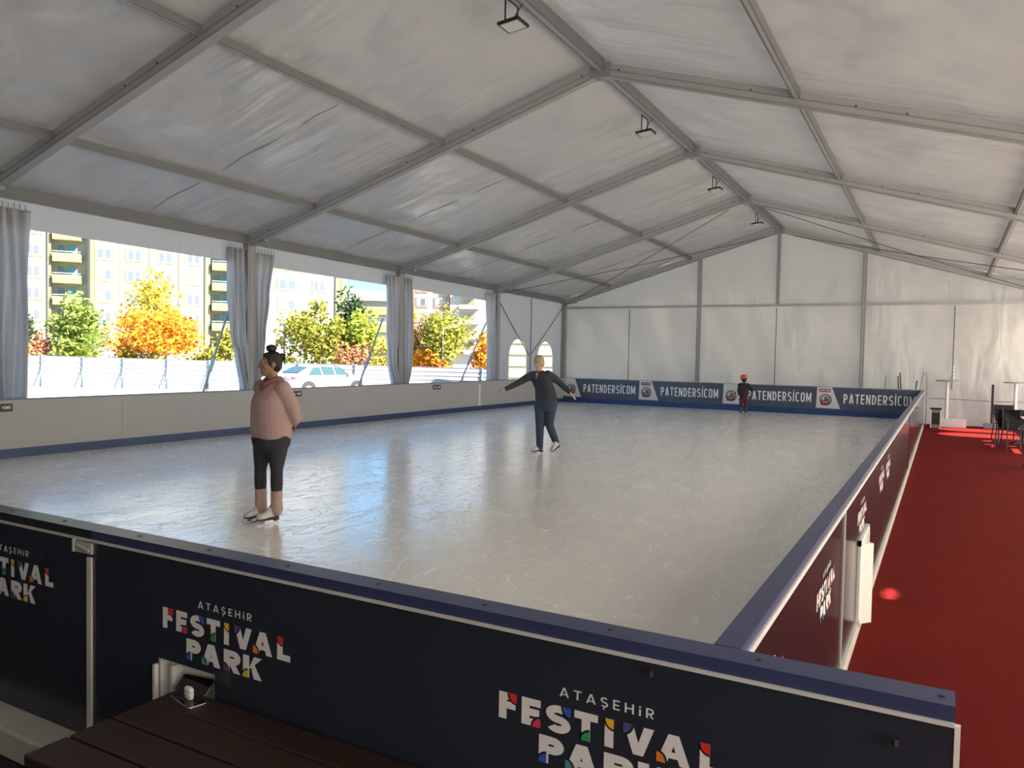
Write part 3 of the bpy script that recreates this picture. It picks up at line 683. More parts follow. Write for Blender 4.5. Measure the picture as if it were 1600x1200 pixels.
for i in range(4):
    x0, x1 = FB[i], FB[i+1]
    t = empty('rink_board', 'far lettered board, '+FL[i], 'board', 'lettered boards at the far end', ((x0+x1)/2,YF,0)); off = Vector((-(x0+x1)/2,-YF,0))
    sub('panel', BOARDW, lambda q: q.box((x0,YF,.02),(x1,YF+.06,ZT-.01)), t, off)
    sub('banner', BANNER, lambda q: q.box((x0,YF-.008,.36),(x1,YF-.0005,ZT-.012)), t, off)
    sub('lower_stripe', BANBLUE, lambda q: q.box((x0,YF-.010,ZI+.002),(x1,YF-.0005,.36)), t, off)
    sub('cap_rail', mat('pale_cap_%d'%i, (.35,.35,.36), .5), lambda q: q.box((x0,YF-.012,ZT-.012),(x1,YF+.07,ZT+.008)), t, off)
    pl = Plane(Vector((x0,YF-.008,0))+off, (1,0,0), (0,-1,0))
    def fld(q):
        q.poly([pl(.0,.405,.002),pl(.68,.395,.002),pl(.44,ZT-.014,.002),pl(.02,ZT-.014,.002)])
    fo = MB(); fld(fo); fo.build('white_field', PANW, t)
    emblem(Plane(pl(.26 if i else .3,.655), (1,0,0), (0,-1,0)), t, .172)
    if i in (1,3): arrow_plate(Plane(pl(.06,.885), (1,0,0), (0,-1,0)), t, .34, .1, col=(mat('sign_red', (.4,.05,.06), .5) if i == 3 else None))
    q = MB(); word(q, pl, 'PATENDERSİCOM', .77, .565, .285, 1.9, .11, .13, dict(P=.36,A=.42,T=.38,E=.33,N=.4,D=.38,R=.38,S=.38,İ=.11,C=.37,O=.38,M=.5), .14, .003); q.build('lettering', LETTER, t)

# ---------------------------------- floodlights under the ridge
for k, y in enumerate((-2.58,2.44,7.4,12.2)):
    zr = H-SL*y-.06
    t = empty('floodlight', 'black square floodlight hanging under the ridge, '+['largest and nearest at the top edge','second from the front','third from the front','smallest, nearest the back wall'][k], 'lamp', 'floodlights under the ridge', (-.16,y,zr))
    q = MB(); q.box((-.15,-.15,-.27),(.15,.15,-.235)); hs = q.build('housing', BLACK, t); hs.rotation_euler = (0,math.radians(-6),0)
    q = MB(); q.box((-.125,-.125,-.274),(.125,.125,-.2705)); ln = q.build('lens', mat('lens_%d'%k, (.55,.54,.5), .25), t); ln.rotation_euler = hs.rotation_euler
    q = MB(); q.tube([(-.0,-.16,-.25),(.0,-.16,0.03)], .011, 6); q.tube([(0,.16,-.25),(0,.16,.03)], .011, 6); q.tube([(0,-.165,.03),(0,.165,.03)], .012, 6); q.build('yoke', BLACK, t)
    q = MB(); q.tube([(0,0,-.24),(.06,.03,-.1),(.14,.05,.02)], .008, 6); q.build('cable', BLACK, t)
# ---------------------------------- bench and what lies on it
WOOD = bpy.data.materials.new('dark_stained_wood'); WOOD.use_nodes = True
_n = WOOD.node_tree.nodes; _L = WOOD.node_tree.links; _p = _n['Principled BSDF']
_tc = _n.new('ShaderNodeTexCoord'); _mp = _n.new('ShaderNodeMapping'); _mp.inputs['Scale'].default_value = (1.5,22,22); _L.new(_tc.outputs['Object'], _mp.inputs['Vector'])
_nz = _n.new('ShaderNodeTexNoise'); _nz.inputs['Scale'].default_value = 2; _nz.inputs['Detail'].default_value = 6; _L.new(_mp.outputs[0], _nz.inputs['Vector'])
_mx = _n.new('ShaderNodeMix'); _mx.data_type = 'RGBA'; _mx.inputs[6].default_value = (.018,.009,.007,1); _mx.inputs[7].default_value = (.042,.022,.016,1)
_L.new(_nz.outputs['Fac'], _mx.inputs[0]); _L.new(_mx.outputs[2], _p.inputs['Base Color']); _p.inputs['Roughness'].default_value = .5
bn = empty('wooden_bench', 'dark stained wooden plank bench pushed against the near boards', 'bench', None, (3.2,-9.52,0))
bo = Vector((-3.2,9.52,0))
for k in range(3):
    y0 = YN-.165-.155*(k+1); 
    o = sub('plank', WOOD, lambda q: q.box((2.19,y0+.006,.46),(4.35,y0+.152,.5)), bn, bo); bevel(o, .006)
# plank behind, filling up to the boards
o = sub('plank', WOOD, lambda q: q.box((2.19,YN-.163,.46),(4.35,YN-.026,.5)), bn, bo); bevel(o, .006)
for x in (2.4,4.1):
    for y in (-9.43-.06,-9.84):
        sub('leg', WOOD, lambda q: q.box((x,y,.0125),(x+.07,y+.06,.46)), bn, bo)
    sub('crossbar', WOOD, lambda q: q.box((x+.01,-9.84,.38),(x+.06,-9.43,.4595)), bn, bo)
sub('apron', WOOD, lambda q: q.box((2.25,-9.882,.40),(4.3,-9.86,.4595)), bn, bo)

def rounded_slab(name, lx, ly, lz, r, m, parent=None):
    q = MB(); n = 6; pts = []
    for sx, sy, a in ((1,1,0),(-1,1,90),(-1,-1,180),(1,-1,270)):
        for k in range(n+1):
            t = math.radians(a+90*k/n); pts.append((sx*(lx/2-r)+r*math.cos(t), sy*(ly/2-r)+r*math.sin(t)))
    N = len(pts); q.add([(x,y,0) for x,y in pts]+[(x,y,lz) for x,y in pts], [tuple(range(N))[::-1], tuple(range(N,2*N))]+[(i,(i+1)%N,N+(i+1)%N,N+i) for i in range(N)])
    o = q.build(name, m, parent); bevel(o, min(.002, lz*.3)); return o
CHROME = mat('phone_frame_metal', (.5,.5,.52), .25, .9); GLASS = mat('phone_glass', (.008,.008,.01), .05)
def phone(lab, loc, rot):
    t = empty('mobile_phone', lab, 'phone', None, loc); t.rotation_euler = rot
    rounded_slab('phone_body', .158, .077, .008, .013, CHROME, t)
    s_ = rounded_slab('screen', .151, .07, .0012, .011, GLASS, t); s_.location = (0,0,.0078)
    b = MB(); b.box((-.02,-.0395,.003),(.005,-.0378,.006)); b.build('side_button', CHROME, t)
phone('black phone lying flat on the bench under the white earbud case', (2.315,-9.355,.5003), (0,0,math.radians(-14)))
phone('second dark phone leaning in the white socket recess of the board', (2.235,-9.262,.505), (math.radians(38),0,math.radians(8)))
ec = empty('earbud_case', 'small white earbud case standing on the black phone', 'case', None, (2.318,-9.357,.5095), math.radians(-10))
EW = mat('glossy_white', (.8,.8,.8), .2)
q = MB(); q.sm = True; q.loft([((0,0,z),(1,0,0),a,(0,1,0),b,2.6) for z,a,b in ((0,.018,.008),(.004,.024,.0105),(.02,.0265,.0115),(.028,.0265,.0115))]); q.build('case_body', EW, ec)
q = MB(); q.sm = True; q.loft([((0,0,z),(1,0,0),a,(0,1,0),b,2.6) for z,a,b in ((.0285,.0265,.0115),(.036,.0262,.0114),(.043,.022,.0095),(.0455,.013,.006))]); q.build('case_lid', EW, ec)
q = MB(); q.lathe((0,-.0118,.024),[(.0012,0),(.0012,.002)],8); q.build('status_light', CHROME, ec)

# ---------------------------------- far right: bin, high tables, post, poles
GREY = mat('bin_grey', (.2,.2,.2), .5); 
t = empty('litter_bin', 'grey box bin with dark openings at the far end of the boards', 'bin', None, (4.62,13.75,0))
q = MB(); q.box((-.13,-.13,.0),(.13,.13,.52)); o = q.build('bin_body', GREY, t); bevel(o,.012)
q = MB(); q.box((-.1,-.134,.1),(.1,-.1305,.43)); q.build('bin_opening', BLACK, t)
q = MB(); q.box((-.145,-.145,.52),(.145,.145,.56)); o = q.build('lid', BLACK, t); bevel(o,.01)
for sx in (-1,1):
    q = MB(); q.box((sx*.12-.012,-.142,.0),(sx*.12+.012,-.1305,.5)); q.build('edge_post', WHITEP, t)
HTOP = mat('table_top_grey', (.3,.29,.28), .5)
def high_table(x, y, lab):
    t = empty('high_table', lab, 'table', 'white high tables by the back wall', (x,y,0))
    q = MB(); q.lathe((0,0,1.30),[(.29,0),(.3,.01),(.3,.028),(.29,.035)],28); q.build('tabletop', HTOP, t)
    q = MB(); q.lathe((0,0,.03),[(.045,0),(.045,1.25),(.1,1.27)],16); q.build('column', WHITEP, t)
    q = MB(); q.lathe((0,0,.0),[(.25,0),(.25,.015),(.06,.04)],24); q.build('foot_plate', WHITEP, t)
high_table(4.88,14.62,'white high table by the back wall left of the grey post'); high_table(6.55,14.55,'white high table at the right edge behind the black chairs')
q = MB(); q.box((4.68,14.3,0),(5.38,14.31,.2)); q.box((4.68,14.2,0),(5.38,14.3,.24)); o = tag(q.build('ballast_block', mat('white_block', (.7,.68,.66), .7, var=.1)), 'low white ballast block on the carpet beside the grey bin', 'block'); bevel(o,.01)
t = empty('metal_post', 'grey metal post standing on a block base left of the black chairs', 'post', None, (6.0,14.5,0))
q = MB(); q.box((-.05,-.03,.15),(-.03,.03,1.25)); q.box((.03,-.03,.15),(.05,.03,1.25)); q.mi = 1; q.box((-.03,-.008,.15),(.03,.008,1.25)); q.build('upright', [ALU, DARKM], t)
q = MB(); q.box((-.19,-.12,0),(.17,.12,.15)); o = q.build('base_block', mat('grey_block', (.22,.22,.23), .7), t); bevel(o,.012)
# crowd tape between table column and post
q = MB(); q.tube([(4.4,14.75,.78),(4.88,14.75,.79),(5.97,14.75,.76),(7.4,14.75,.77)], .014, 6); tag(q.build('wall_bar', ALU2), 'thin grey bar running along the foot of the back wall', 'bar')
for (x,z0,z1,dx,lab) in ((3.66,.0,1.42,-.06,'thin black pole sticking up behind the far board, left one of a pair'),(3.74,.0,1.52,-.09,'thin black pole sticking up behind the far board, taller of a pair'),(4.02,.0,1.3,.08,'short black pole tilting right behind the far board'),(3.25,.0,1.42,.03,'pale thin pole rising behind the right banner')):
    q = MB(); q.tube([(x,14.35,z0),(x+dx*.3,14.35,z0+(z1-z0)*.5),(x+dx,14.35,z1)], .02, 8); tag(q.build('pole', ALU2 if 'pale' in lab else DARKM), lab, 'pole', 'poles behind the far boards')
q = MB(); q.tube([(4.05,14.5,0),(4.22,14.5,1.3),(4.27,14.5,1.55),(4.33,14.5,1.55),(4.36,14.5,1.3),(4.36,14.5,0)], .014, 8); tag(q.build('hooped_stand', ALU2), 'thin pale hooped stand behind the right end of the far boards', 'stand')

# ---------------------------------- chairs and tables on the carpet
SLING = mat('charcoal_mesh', (.014,.014,.016), .75, spec=.2)
def make_chair():
    t = empty('patio_chair', None, None)
    q = MB(); q.loft([((0,-.22,.43),(1,0,0),.21,(0,0,1),.014,5),((0,.2,.41),(1,0,0),.2,(0,0,1),.014,5)]); q.build('seat', SLING, t)
    q = MB(); q.loft([((0,.2,.44),(1,0,0),.2,(0,1,0),.012,5),((0,.26,.64),(1,0,0),.21,(0,1,0),.012,5),((0,.31,.84),(1,0,0),.205,(0,1,0),.012,5)]); q.build('backrest', SLING, t)
    for sx in (-1,1):
        q = MB(); q.tube([(sx*.24,-.24,.0),(sx*.235,-.2,.64)], .013, 8); q.build('leg', DARKM, t)
        q = MB(); q.tube([(sx*.24,.3,.0),(sx*.225,.2,.42),(sx*.22,.31,.86)], .013, 8); q.build('leg', DARKM, t)
        q = MB(); q.tube([(sx*.235,-.22,.64),(sx*.24,-.05,.66),(sx*.23,.25,.65)], .018, 8); q.build('armrest', DARKM, t)
    q = MB(); q.tube([(-.235,-.21,.4),(.235,-.21,.4)], .012, 8); q.tube([(-.22,.2,.4),(.22,.2,.4)], .012, 8); q.build('frame_bar', DARKM, t)
    return t
def make_table():
    t = empty('bistro_table', None, None)
    o = rounded_slab('tabletop', .7, .7, .025, .03, mat('pale_table_top', (.6,.59,.57), .35), t); o.location = (0,0,.72)
    q = MB(); q.tube([(0,0,.04),(0,0,.72)], .035, 12); q.build('pedestal', DARKM, t)
    for k in range(4):
        a = math.radians(45+90*k); q = MB(); q.bar((0,0,.05),(.3*math.cos(a),.3*math.sin(a),.018), .05, .03); q.build('foot', DARKM, t)
    return t
ct = make_table(); cc = make_chair()
for k, (x, y, lab) in enumerate(((6.42,9.9,'square pale topped table farther back among the black chairs'),(6.55,7.75,'square pale topped table with a black pedestal nearest the front'))):
    o = ct if k == 0 else copy_tree(ct); o.location = (x,y,0); tag(o, lab, 'table', 'pedestal tables on the carpet')
CH = [(6.15,10.75,15,'black patio chair nearest the grey post, turned side on'),(6.1,9.15,170,'black patio chair with its back to the front, by the rear table'),(6.75,9.05,185,'black patio chair at the right of the rear table, partly cut by the frame'),
      (6.2,8.6,10,'black patio chair facing the front table, left one'),(6.4,5.0,100,'black patio chair in front, only a leg showing at the right edge')]
for k, (x, y, a, lab) in enumerate(CH):
    o = cc if k == 0 else copy_tree(cc); o.location = (x,y,0); o.rotation_euler = (0,0,math.radians(a)); tag(o, lab, 'chair', 'black patio chairs')

# ---------------------------------- outside: fence
FP0 = Vector((-36.2,11.78)); FD = (Vector((-16.87,25.05))-FP0); FLn = FD.length; FD.normalize()
def fz(s): return 1.31-.27*s/FLn
FENW = mat('white_sheet_metal', (0.240,0.240,0.252), .4, var=.06, vscale=1); TEAL = mat('teal_post', (.1,.2,.2), .5)
NRM = Vector((FD.y,-FD.x))
posts = [-5.4,-2.7,.66,2.67,4.65,6.85,8.95,11.2,13.5,16.45,19.2,23.2,25.2]
fen = empty('fence', 'white ribbed sheet metal fence with teal posts outside the openings', 'fence', None, (FP0.x, FP0.y, -.3)); fo_ = Vector((FP0.x, FP0.y, -.3))
def fbuild(q, n, m): q.v = [tuple(Vector(v)-fo_) for v in q.v]; return q.build(n, m, fen)
for i in range(len(posts)-1):
    a, b = posts[i]+.04, posts[i+1]-.04; q = MB(); nn = 24; vs_ = []
    for j in range(nn+1):
        u = j/nn
        for e in (a, b):
            p = FP0+FD*e; zb_ = -.3; zz = zb_+(fz(e)-zb_)*u; off = .018*(1 if (j//2)%2 == 0 else -1)
            vs_.append((p.x+NRM.x*off, p.y+NRM.y*off, zz))
    q.add(vs_, [(2*j,2*j+1,2*j+3,2*j+2) for j in range(nn)])
    o = fbuild(q, 'panel', FENW); s_ = o.modifiers.new('s','SOLIDIFY'); s_.thickness = .004
for i, e in enumerate(posts):
    p = FP0+FD*e+NRM*.06; q = MB(); q.box((p.x-.035,p.y-.035,-.3),(p.x+.035,p.y+.035,fz(e)+.03)); q.bar((p.x,p.y,.8),(p.x+NRM.x*.35,p.y+NRM.y*.35,-.28),.03,.03); fbuild(q, 'post', TEAL)

# ---------------------------------- trees
def leaf_mat(name, c): return mat(name, c, .7, spec=.2, trans=.35, island=.45)
LM = dict(olive=leaf_mat('olive_leaves',(0.251,0.238,0.033)), green=leaf_mat('green_leaves',(0.172,0.218,0.040)), orange=leaf_mat('orange_leaves',(0.561,0.218,0.020)), yellow=leaf_mat('yellow_leaves',(0.396,0.310,0.033)), dark=leaf_mat('dark_leaves',(0.040,0.066,0.026)), lime=leaf_mat('lime_leaves',(0.297,0.330,0.040)), rust=leaf_mat('rust_leaves',(0.409,0.178,0.092)))
BARK = mat('bark', (.12,.09,.07), .9)
def foliage(q, c, r, n, ls, rnd, clumps=9):
    cl = []
    for k in range(clumps):
        while True:
            p = Vector((rnd.uniform(-1,1),rnd.uniform(-1,1),rnd.uniform(-1,1)))
            if p.length < 1: break
        cl.append((p*.68, rnd.uniform(.3,.5)))
    for k in range(n):
        p0, rr = rnd.choice(cl)
        d = Vector((rnd.gauss(0,1),rnd.gauss(0,1),rnd.gauss(0,1))).normalized(); p = p0+d*rr*(rnd.random()**.4)
        P = Vector((c[0]+p.x*r[0], c[1]+p.y*r[1], c[2]+p.z*r[2]))
        a = Vector((rnd.gauss(0,1),rnd.gauss(0,1),rnd.gauss(0,.7))).normalized(); b = a.orthogonal().normalized(); b.rotate(Matrix.Rotation(rnd.uniform(0,6.28),3,a)); s_ = ls*rnd.uniform(.6,1.3)
        q.add([P-a*s_, P+b*s_*.5, P+a*s_, P-b*s_*.5], [(0,1,2,3)])
def tree(name, lab, x, y, ztop, zbot, wd, m, seed, n=1500, ls=.16, trunk=True, group='autumn trees beyond the fence', cat='tree', depth=None, clumps=11):
    rnd = random.Random(seed); hgt = ztop-zbot
    t = empty(name, lab, cat, group, (x,y,-.3))
    q = MB(); foliage(q, (0,0,(ztop+zbot)/2+.3), (wd/2*1.12, (depth or wd)/2, hgt/2*1.1), n, ls, rnd, clumps); q.build('foliage', LM[m], t)
    if trunk:
        q = MB(); q.tube([(0,0,0),(.05,.03,hgt*.4),(0,.05,hgt*.75)], [.12,.09,.04], 8)
        for k in range(5):
            a = rnd.uniform(0,6.28); q.tube([(0,.03,hgt*(.35+.07*k)),(math.cos(a)*wd*.28,math.sin(a)*wd*.28,hgt*(.6+.07*k))],[.05,.02],6)
        q.build('trunk', BARK, t)
    return t
tree('shrub','dark green bush at the far left edge of the first opening',-43.0,15.0,4.3,.6,2.6,'dark',1,1100,.14)
tree('shrub','low rust red bush above the fence at the far left',-41.9,15.6,2.7,.7,2.0,'rust',2,700,.13)
tree('tree','round green tree left of the palm in the first opening',-40.4,16.5,4.95,.6,3.9,'green',3,2600,.16,clumps=16)
tree('tree','tall olive yellow tree rising behind the orange tree',-41.0,23.4,6.8,1.0,5.1,'yellow',4,2800,.18,clumps=16)
tree('tree','bright orange tree in the first opening',-36.0,18.7,4.3,.7,5.9,'orange',5,3600,.16,clumps=18)
tree('shrub','yellow green bush beside the right curtain of the first opening',-32.3,20.9,3.3,.6,2.1,'olive',6,1000,.14)
tree('tree','large olive green tree with sparse leaves in the middle opening',-27.6,23.6,4.85,.3,4.3,'olive',7,3000,.16,clumps=16)
tree('tree','dark evergreen behind the lime tree in the middle opening',-27.4,26.4,5.9,.7,3.2,'dark',8,2600,.16)
tree('tree','lime yellow tree right of the dark evergreen',-25.3,25.0,5.45,.5,2.3,'lime',9,1700,.15)
tree('shrub','rust orange bush low in the middle opening',-25.5,24.2,3.0,.3,2.5,'rust',10,1000,.12)
tree('shrub','bright yellow bush beside the right curtain of the middle opening',-23.8,25.2,2.7,.3,2.3,'yellow',11,900,.12)
tree('tree','big olive green tree filling the left of the third opening',-21.2,27.4,5.0,.4,3.9,'olive',12,2800,.15,clumps=16)
tree('tree','narrow orange tree at the left edge of the third opening',-23.0,26.9,5.3,.4,1.7,'orange',13,800,.14)
tree('shrub','low orange hedge bush along the fence in the third opening',-21.1,26.2,2.2,.2,4.2,'orange',14,1700,.12,depth=1.2)
tree('tree','small vivid orange tree at the right of the third opening',-19.0,28.3,3.1,.3,2.4,'orange',15,1300,.13)
for i,(x,y,zt,wd,m,lab) in enumerate(((-39.2,16.4,2.0,4.4,'lime','low lime hedge bush under the round green tree'),(-35.9,17.7,2.0,4.8,'olive','low olive hedge bush under the orange tree'),(-33.0,20.0,1.95,4.4,'olive','low olive hedge bush right of the orange tree'),(-29.6,22.2,1.9,4.4,'olive','low olive hedge bush under the street lamp'))):
    tree('shrub',lab,x,y,zt,.3,wd,m,20+i,1100,.12,depth=1.2,trunk=False,cat='shrub',group='hedge along the fence')
# palm
t = empty('palm', 'green fan palm between the round tree and the orange tree', 'palm', None, (-36.9,15.9,-.3)); rnd = random.Random(3)
q = MB(); q.tube([(0,0,0),(.05,0,1.6)], [.16,.13], 8); q.build('trunk', BARK, t)
q = MB()
for k in range(34):
    a = rnd.uniform(0,6.28); el = rnd.uniform(-.5,1.3); d = Vector((math.cos(a)*math.cos(el),math.sin(a)*math.cos(el),math.sin(el))); sd_ = d.cross(Vector((0,0,1))).normalized()
    c0 = Vector((.05,0,1.7)); c1 = c0+d*.7
    for f_ in range(-4,5):
        e = (d+sd_*f_*.16).normalized(); q.add([c1, c1+e*.4+sd_*.02, c1+e*.75-Vector((0,0,.1)), c1+e*.4-sd_*.02],[(0,1,2,3)])
    q.bar(c0, c1, .02, .01)
q.build('fronds', LM['green'], t)
# street lamps
LP = mat('lamp_grey', (0.180,0.180,0.186), .5)
for x,y,zt,lab in ((-29.3,22.6,4.6,'thin grey street lamp in the middle opening'),(-20.5,26.2,3.25,'thin pale street lamp in front of the big olive tree')):
    t = empty('street_lamp', lab, 'lamp', 'street lamps outside', (x,y,-.3)); q = MB(); q.tube([(0,0,0),(0,0,zt+.3)], .045, 8); q.build('mast', LP, t)
    q = MB(); q.tube([(0,0,zt+.25),(.35,.2,zt+.38)], .03, 6); q.build('arm', LP, t); q = MB(); q.bar((.3,.17,zt+.36),(.75,.42,zt+.42),.16,.07); q.build('lamp_head', LP, t)

# ---------------------------------- buildings
CREAM = mat('cream_wall', (0.216,0.207,0.180), .8, var=.04, vscale=.2); YEL = mat('pale_yellow_trim', (.13,.13,.06), .8); BALC = mat('yellow_balcony', (0.198,0.186,0.060), .8); OLV = mat('dark_olive_strip', (0.090,0.081,0.048), .8); WFR = mat('window_white', (0.216,0.216,0.216), .5)
PANE = mat('window_glass', (.075,.085,.10), .08); PANEB = mat('blue_glass', (0.048,0.156,0.198), .1); GREYW = mat('grey_recess', (.21,.205,.17), .8)
PINK = mat('pink_trim', (0.240,0.120,0.090), .8)
FA = Vector((-101.36,48.55,0)); FDIR = Vector((.59622,.80282,0)); FN = Vector((.80282,-.59622,0))
def facade(label, A, D, N, parts):
    t = empty('apartment_building', label, 'building', None, A); return t
def BB(name, m, t, s0_, s1_, z0, z1, d0, d1, D=FDIR, N=FN):
    q = MB(); p = []
    for z in (z0,z1):
        for s_, d_ in ((s0_,d1),(s1_,d1),(s1_,d0),(s0_,d0)): p.append(D*s_+N*d_+Vector((0,0,z)))
    q.add(p, [(0,3,2,1),(4,5,6,7),(0,1,5,4),(1,2,6,5),(2,3,7,6),(3,0,4,7)]); return q.build(name, m, t)
b1 = empty('apartment_building', 'long cream apartment block with yellow balconies and green framed windows', 'building', None, tuple(FA))
BB('wall', CREAM, b1, -14, 2.57, -.3, 25, -8, 0); BB('wall', CREAM, b1, 6.87, 22.4, -.3, 25, -8, 0); BB('wall', CREAM, b1, 25.3, 41.1, -.3, 25, -8, 0)
BB('recess_wall', GREYW, b1, 2.57, 6.87, -.3, 25, -8, -1.6); BB('recess_wall', GREYW, b1, 22.4, 25.3, -.3, 25, -8, -1.6)
BB('pier', OLV, b1, 2.2, 2.62, -.3, 25, 0.0, .35); BB('pier', OLV, b1, 7.17, 7.75, -.3, 25, 0, .45); BB('pier', YEL, b1, 21.72, 22.35, -.3, 25, 0, .3); BB('pier', YEL, b1, 25.3, 25.8, -.3, 25, 0, .3)  # olive ones are plain dark upright strips on the facade
BB('pier', OLV, b1, 40.3, 41.13, -.3, 25, .0, .3); BB('pier', YEL, b1, 41.13, 42.0, -.3, 25, -8, .35)
for s_ in (10.76,14.53,18.33,28.2): BB('strip', YEL, b1, s_-.13, s_+.13, -.3, 25, 0, .1)
ZC = [2.99+2.88*k for k in range(7)]
for zc in ZC:
    for s_, wd in ((-6,1.7),(-3.2,1.7),(.5,1.7),(8.9,1.85),(12.6,1.85),(16.5,1.85),(20.2,1.8),(33.2,2.6),(37.9,1.7)):
        f = BB('window', YEL, b1, s_-wd/2-.22, s_+wd/2+.22, zc-.95, zc+.95, 0, .08)
        BB('window_frame', WFR, f, s_-wd/2, s_+wd/2, zc-.75, zc+.72, .08, .12)
        for k in (-1,1):
            if random.random() < .78: BB('pane', PANE, f, s_+k*wd*.25-wd*.17, s_+k*wd*.25+wd*.17, zc-.6, zc+.6, .12, .14)
    for s0_, s1_ in ((2.8,6.1),(22.6,25.2)):
        b = BB('balcony', BALC, b1, s0_, s1_, zc-1.45, zc-.35, -1.5, .9)
        BB('rail', ALU, b, s0_, s1_, zc-.15, zc-.08, .8, .86)
        BB('door', PANEB, b, s0_+1.5, s0_+2.5, zc-.35, zc+1.0, -1.6, -1.5); BB('side_window', PANE, b, s0_+.5, s0_+1.2, zc-.2, zc+.9, -1.6, -1.5)
BB('roof', GREYW, b1, -14.2, 42.2, 25, 25.5, -8.2, .5)
# pink trimmed block
D3 = Vector((.895,.446,0)); N3 = Vector((.446,-.895,0))
b3 = empty('apartment_building', 'cream block with pink window surrounds in the third opening', 'building', None, (-86.5,110.3,0))
def B3(n, m, *a): return BB(n, m, *a, D=D3, N=N3)
B3('wall', CREAM, b3, 1.0, 9.2, -.3, 26, -9, 0); B3('wall', mat('white_wall', (0.240,0.234,0.222), .8), b3, 9.2, 22, -.3, 26, -9, .8)
B3('pier', PINK, b3, 1.6, 2.3, -.3, 26, 0, .2); B3('pier', PINK, b3, 8.6, 9.0, -.3, 26, 0, .2)
for zc in [3.0+2.85*k for k in range(6)]:
    for s_ in (3.6,7.2):
        f = B3('window', PINK, b3, s_-1.2, s_+1.2, zc-1.1, zc+.9, 0, .1); B3('window_frame', WFR, f, s_-.95, s_+.95, zc-.75, zc+.7, .1, .14); B3('pane', PANE, f, s_-.1, s_+.75, zc-.6, zc+.6, .14, .16)
    f = B3('balcony', GREYW, b3, 11.2, 14.4, zc-.5, zc+.9, .8, .86); B3('balcony_glass', mat('tan_glass', (0.168,0.150,0.096), .2), f, 11.8, 14.0, zc-.4, zc+.6, .86, .9); B3('parapet', CREAM, f, 11.0, 14.8, zc-1.3, zc-.5, .8, 1.9)
B3('roof', GREYW, b3, .8, 22.2, 26, 26.4, -9.2, 1)
# low building between
b4 = empty('apartment_building', 'lower yellow banded building with a grey roof in the middle opening', 'building', None, (-87.0,93.0,0))
D4 = Vector((.866,.5,0)); N4 = Vector((.5,-.866,0))
def B4(n, m, *a): return BB(n, m, *a, D=D4, N=N4)
B4('wall', CREAM, b4, -3, 10, -.3, 10.6, -8, 0)
for z in (2.2,5.2,8.2): B4('band', BALC, b4, -3, 10, z, z+1.2, 0, .8)
for z in (3.6,6.6): B4('gallery_shade_panel', mat('gallery_%d'%z, (.3,.29,.26), .7), b4, 1.5, 10, z-.1, z+1.4, 0, .1)  # flat grey panels, the gallery's shade is only in their colour
q = MB(); v = []
for s_,d_,z in ((-3,-8,10.6),(10,-8,10.6),(10,.6,10.6),(-3,.6,10.6),(-1,-4.5,13.0),(6.5,-4.5,12.7)): v.append(D4*s_+N4*d_+Vector((0,0,z)))
q.add(v,[(0,1,5,4),(1,2,5),(2,3,4,5),(3,0,4)]); q.build('roof', mat('grey_tiles', (0.168,0.150,0.144), .8), b4)
# cream cabin wall seen through the arched windows
cb = empty('site_cabin', 'cream ribbed cabin wall seen through the arched windows', 'cabin', None, (-14.3,21.55,-.3))
q = MB(); q.bar((-.59,1.05,1.8),(2.9,3.0,1.8),2.4,3.6); q.build('wall', mat('cream_cabin', (.30,.27,.18), .7), cb)
for k in range(6):
    q = MB(); q.bar((0.0,-.03,.5+.55*k),(3.49,1.92,.5+.55*k),.06,.05); q.build('rib', mat('cabin_rib_%d'%k, (.22,.2,.14), .7), cb)

# ---------------------------------- car
CARW = mat('white_car_paint', (0.300,0.300,0.300), .25, coat=.5); CARG = mat('car_glass', (.025,.05,.055), .12, spec=.25); TAIL = mat('tail_light_red', (.5,.03,.05), .2); RUB = mat('tyre', (.02,.02,.02), .8)
car = empty('car', 'white saloon car parked outside behind the skater in pink', 'car', None, (-21.35,17.19,-.3), math.atan2(.974,.227))
def sect(x, zt, hw, zw, hwt): # half section: bottom, waist, top
    pts = [(hw*.9,.22),(hw,.38),(hw*1.0,zw*.8),(hw*.97,zw),(hwt,zt-.06),(hwt*.8,zt)]
    return [(x,y,z) for y,z in pts] + [(x,-y,z) for y,z in pts[::-1]]
xs = [(-2.3,.86,.66,.8,.62),(-2.25,.98,.8,.93,.74),(-1.75,1.08,.88,.97,.74),(-1.15,1.37,.9,.98,.62),(-.5,1.45,.9,.98,.61),(.25,1.44,.9,.98,.62),(.75,1.25,.9,.97,.68),(1.15,1.02,.89,.95,.75),(1.9,.9,.86,.84,.74),(2.25,.7,.74,.62,.62)]
q = MB(); q.sm = True; rings = [sect(x,zt,hw,zw,hwt) for x,zt,hw,zw,hwt in xs]; v = [p for r in rings for p in r]; n_ = 12
q.add(v, [(i*n_+k,i*n_+(k+1)%n_,(i+1)*n_+(k+1)%n_,(i+1)*n_+k) for i in range(len(xs)-1) for k in range(n_)]+[tuple(range(n_))[::-1],tuple((len(xs)-1)*n_+k for k in range(n_))])
body = q.build('car_body', CARW, car)
def strip(name, pts, m, th=.012):
    q = MB(); c_ = Vector((0,0,.8)); P = [Vector(p) for p in pts]; nn = (P[1]-P[0]).cross(P[2]-P[0]).normalized()
    if nn.dot(P[0]-c_) < 0: P = P[::-1]; nn = -nn
    N_ = len(P); q.add([p-nn*th for p in P]+[p+nn*th for p in P],[tuple(range(N_))[::-1],tuple(range(N_,2*N_))]+[(i,(i+1)%N_,N_+(i+1)%N_,N_+i) for i in range(N_)]); return q.build(name, m, car)
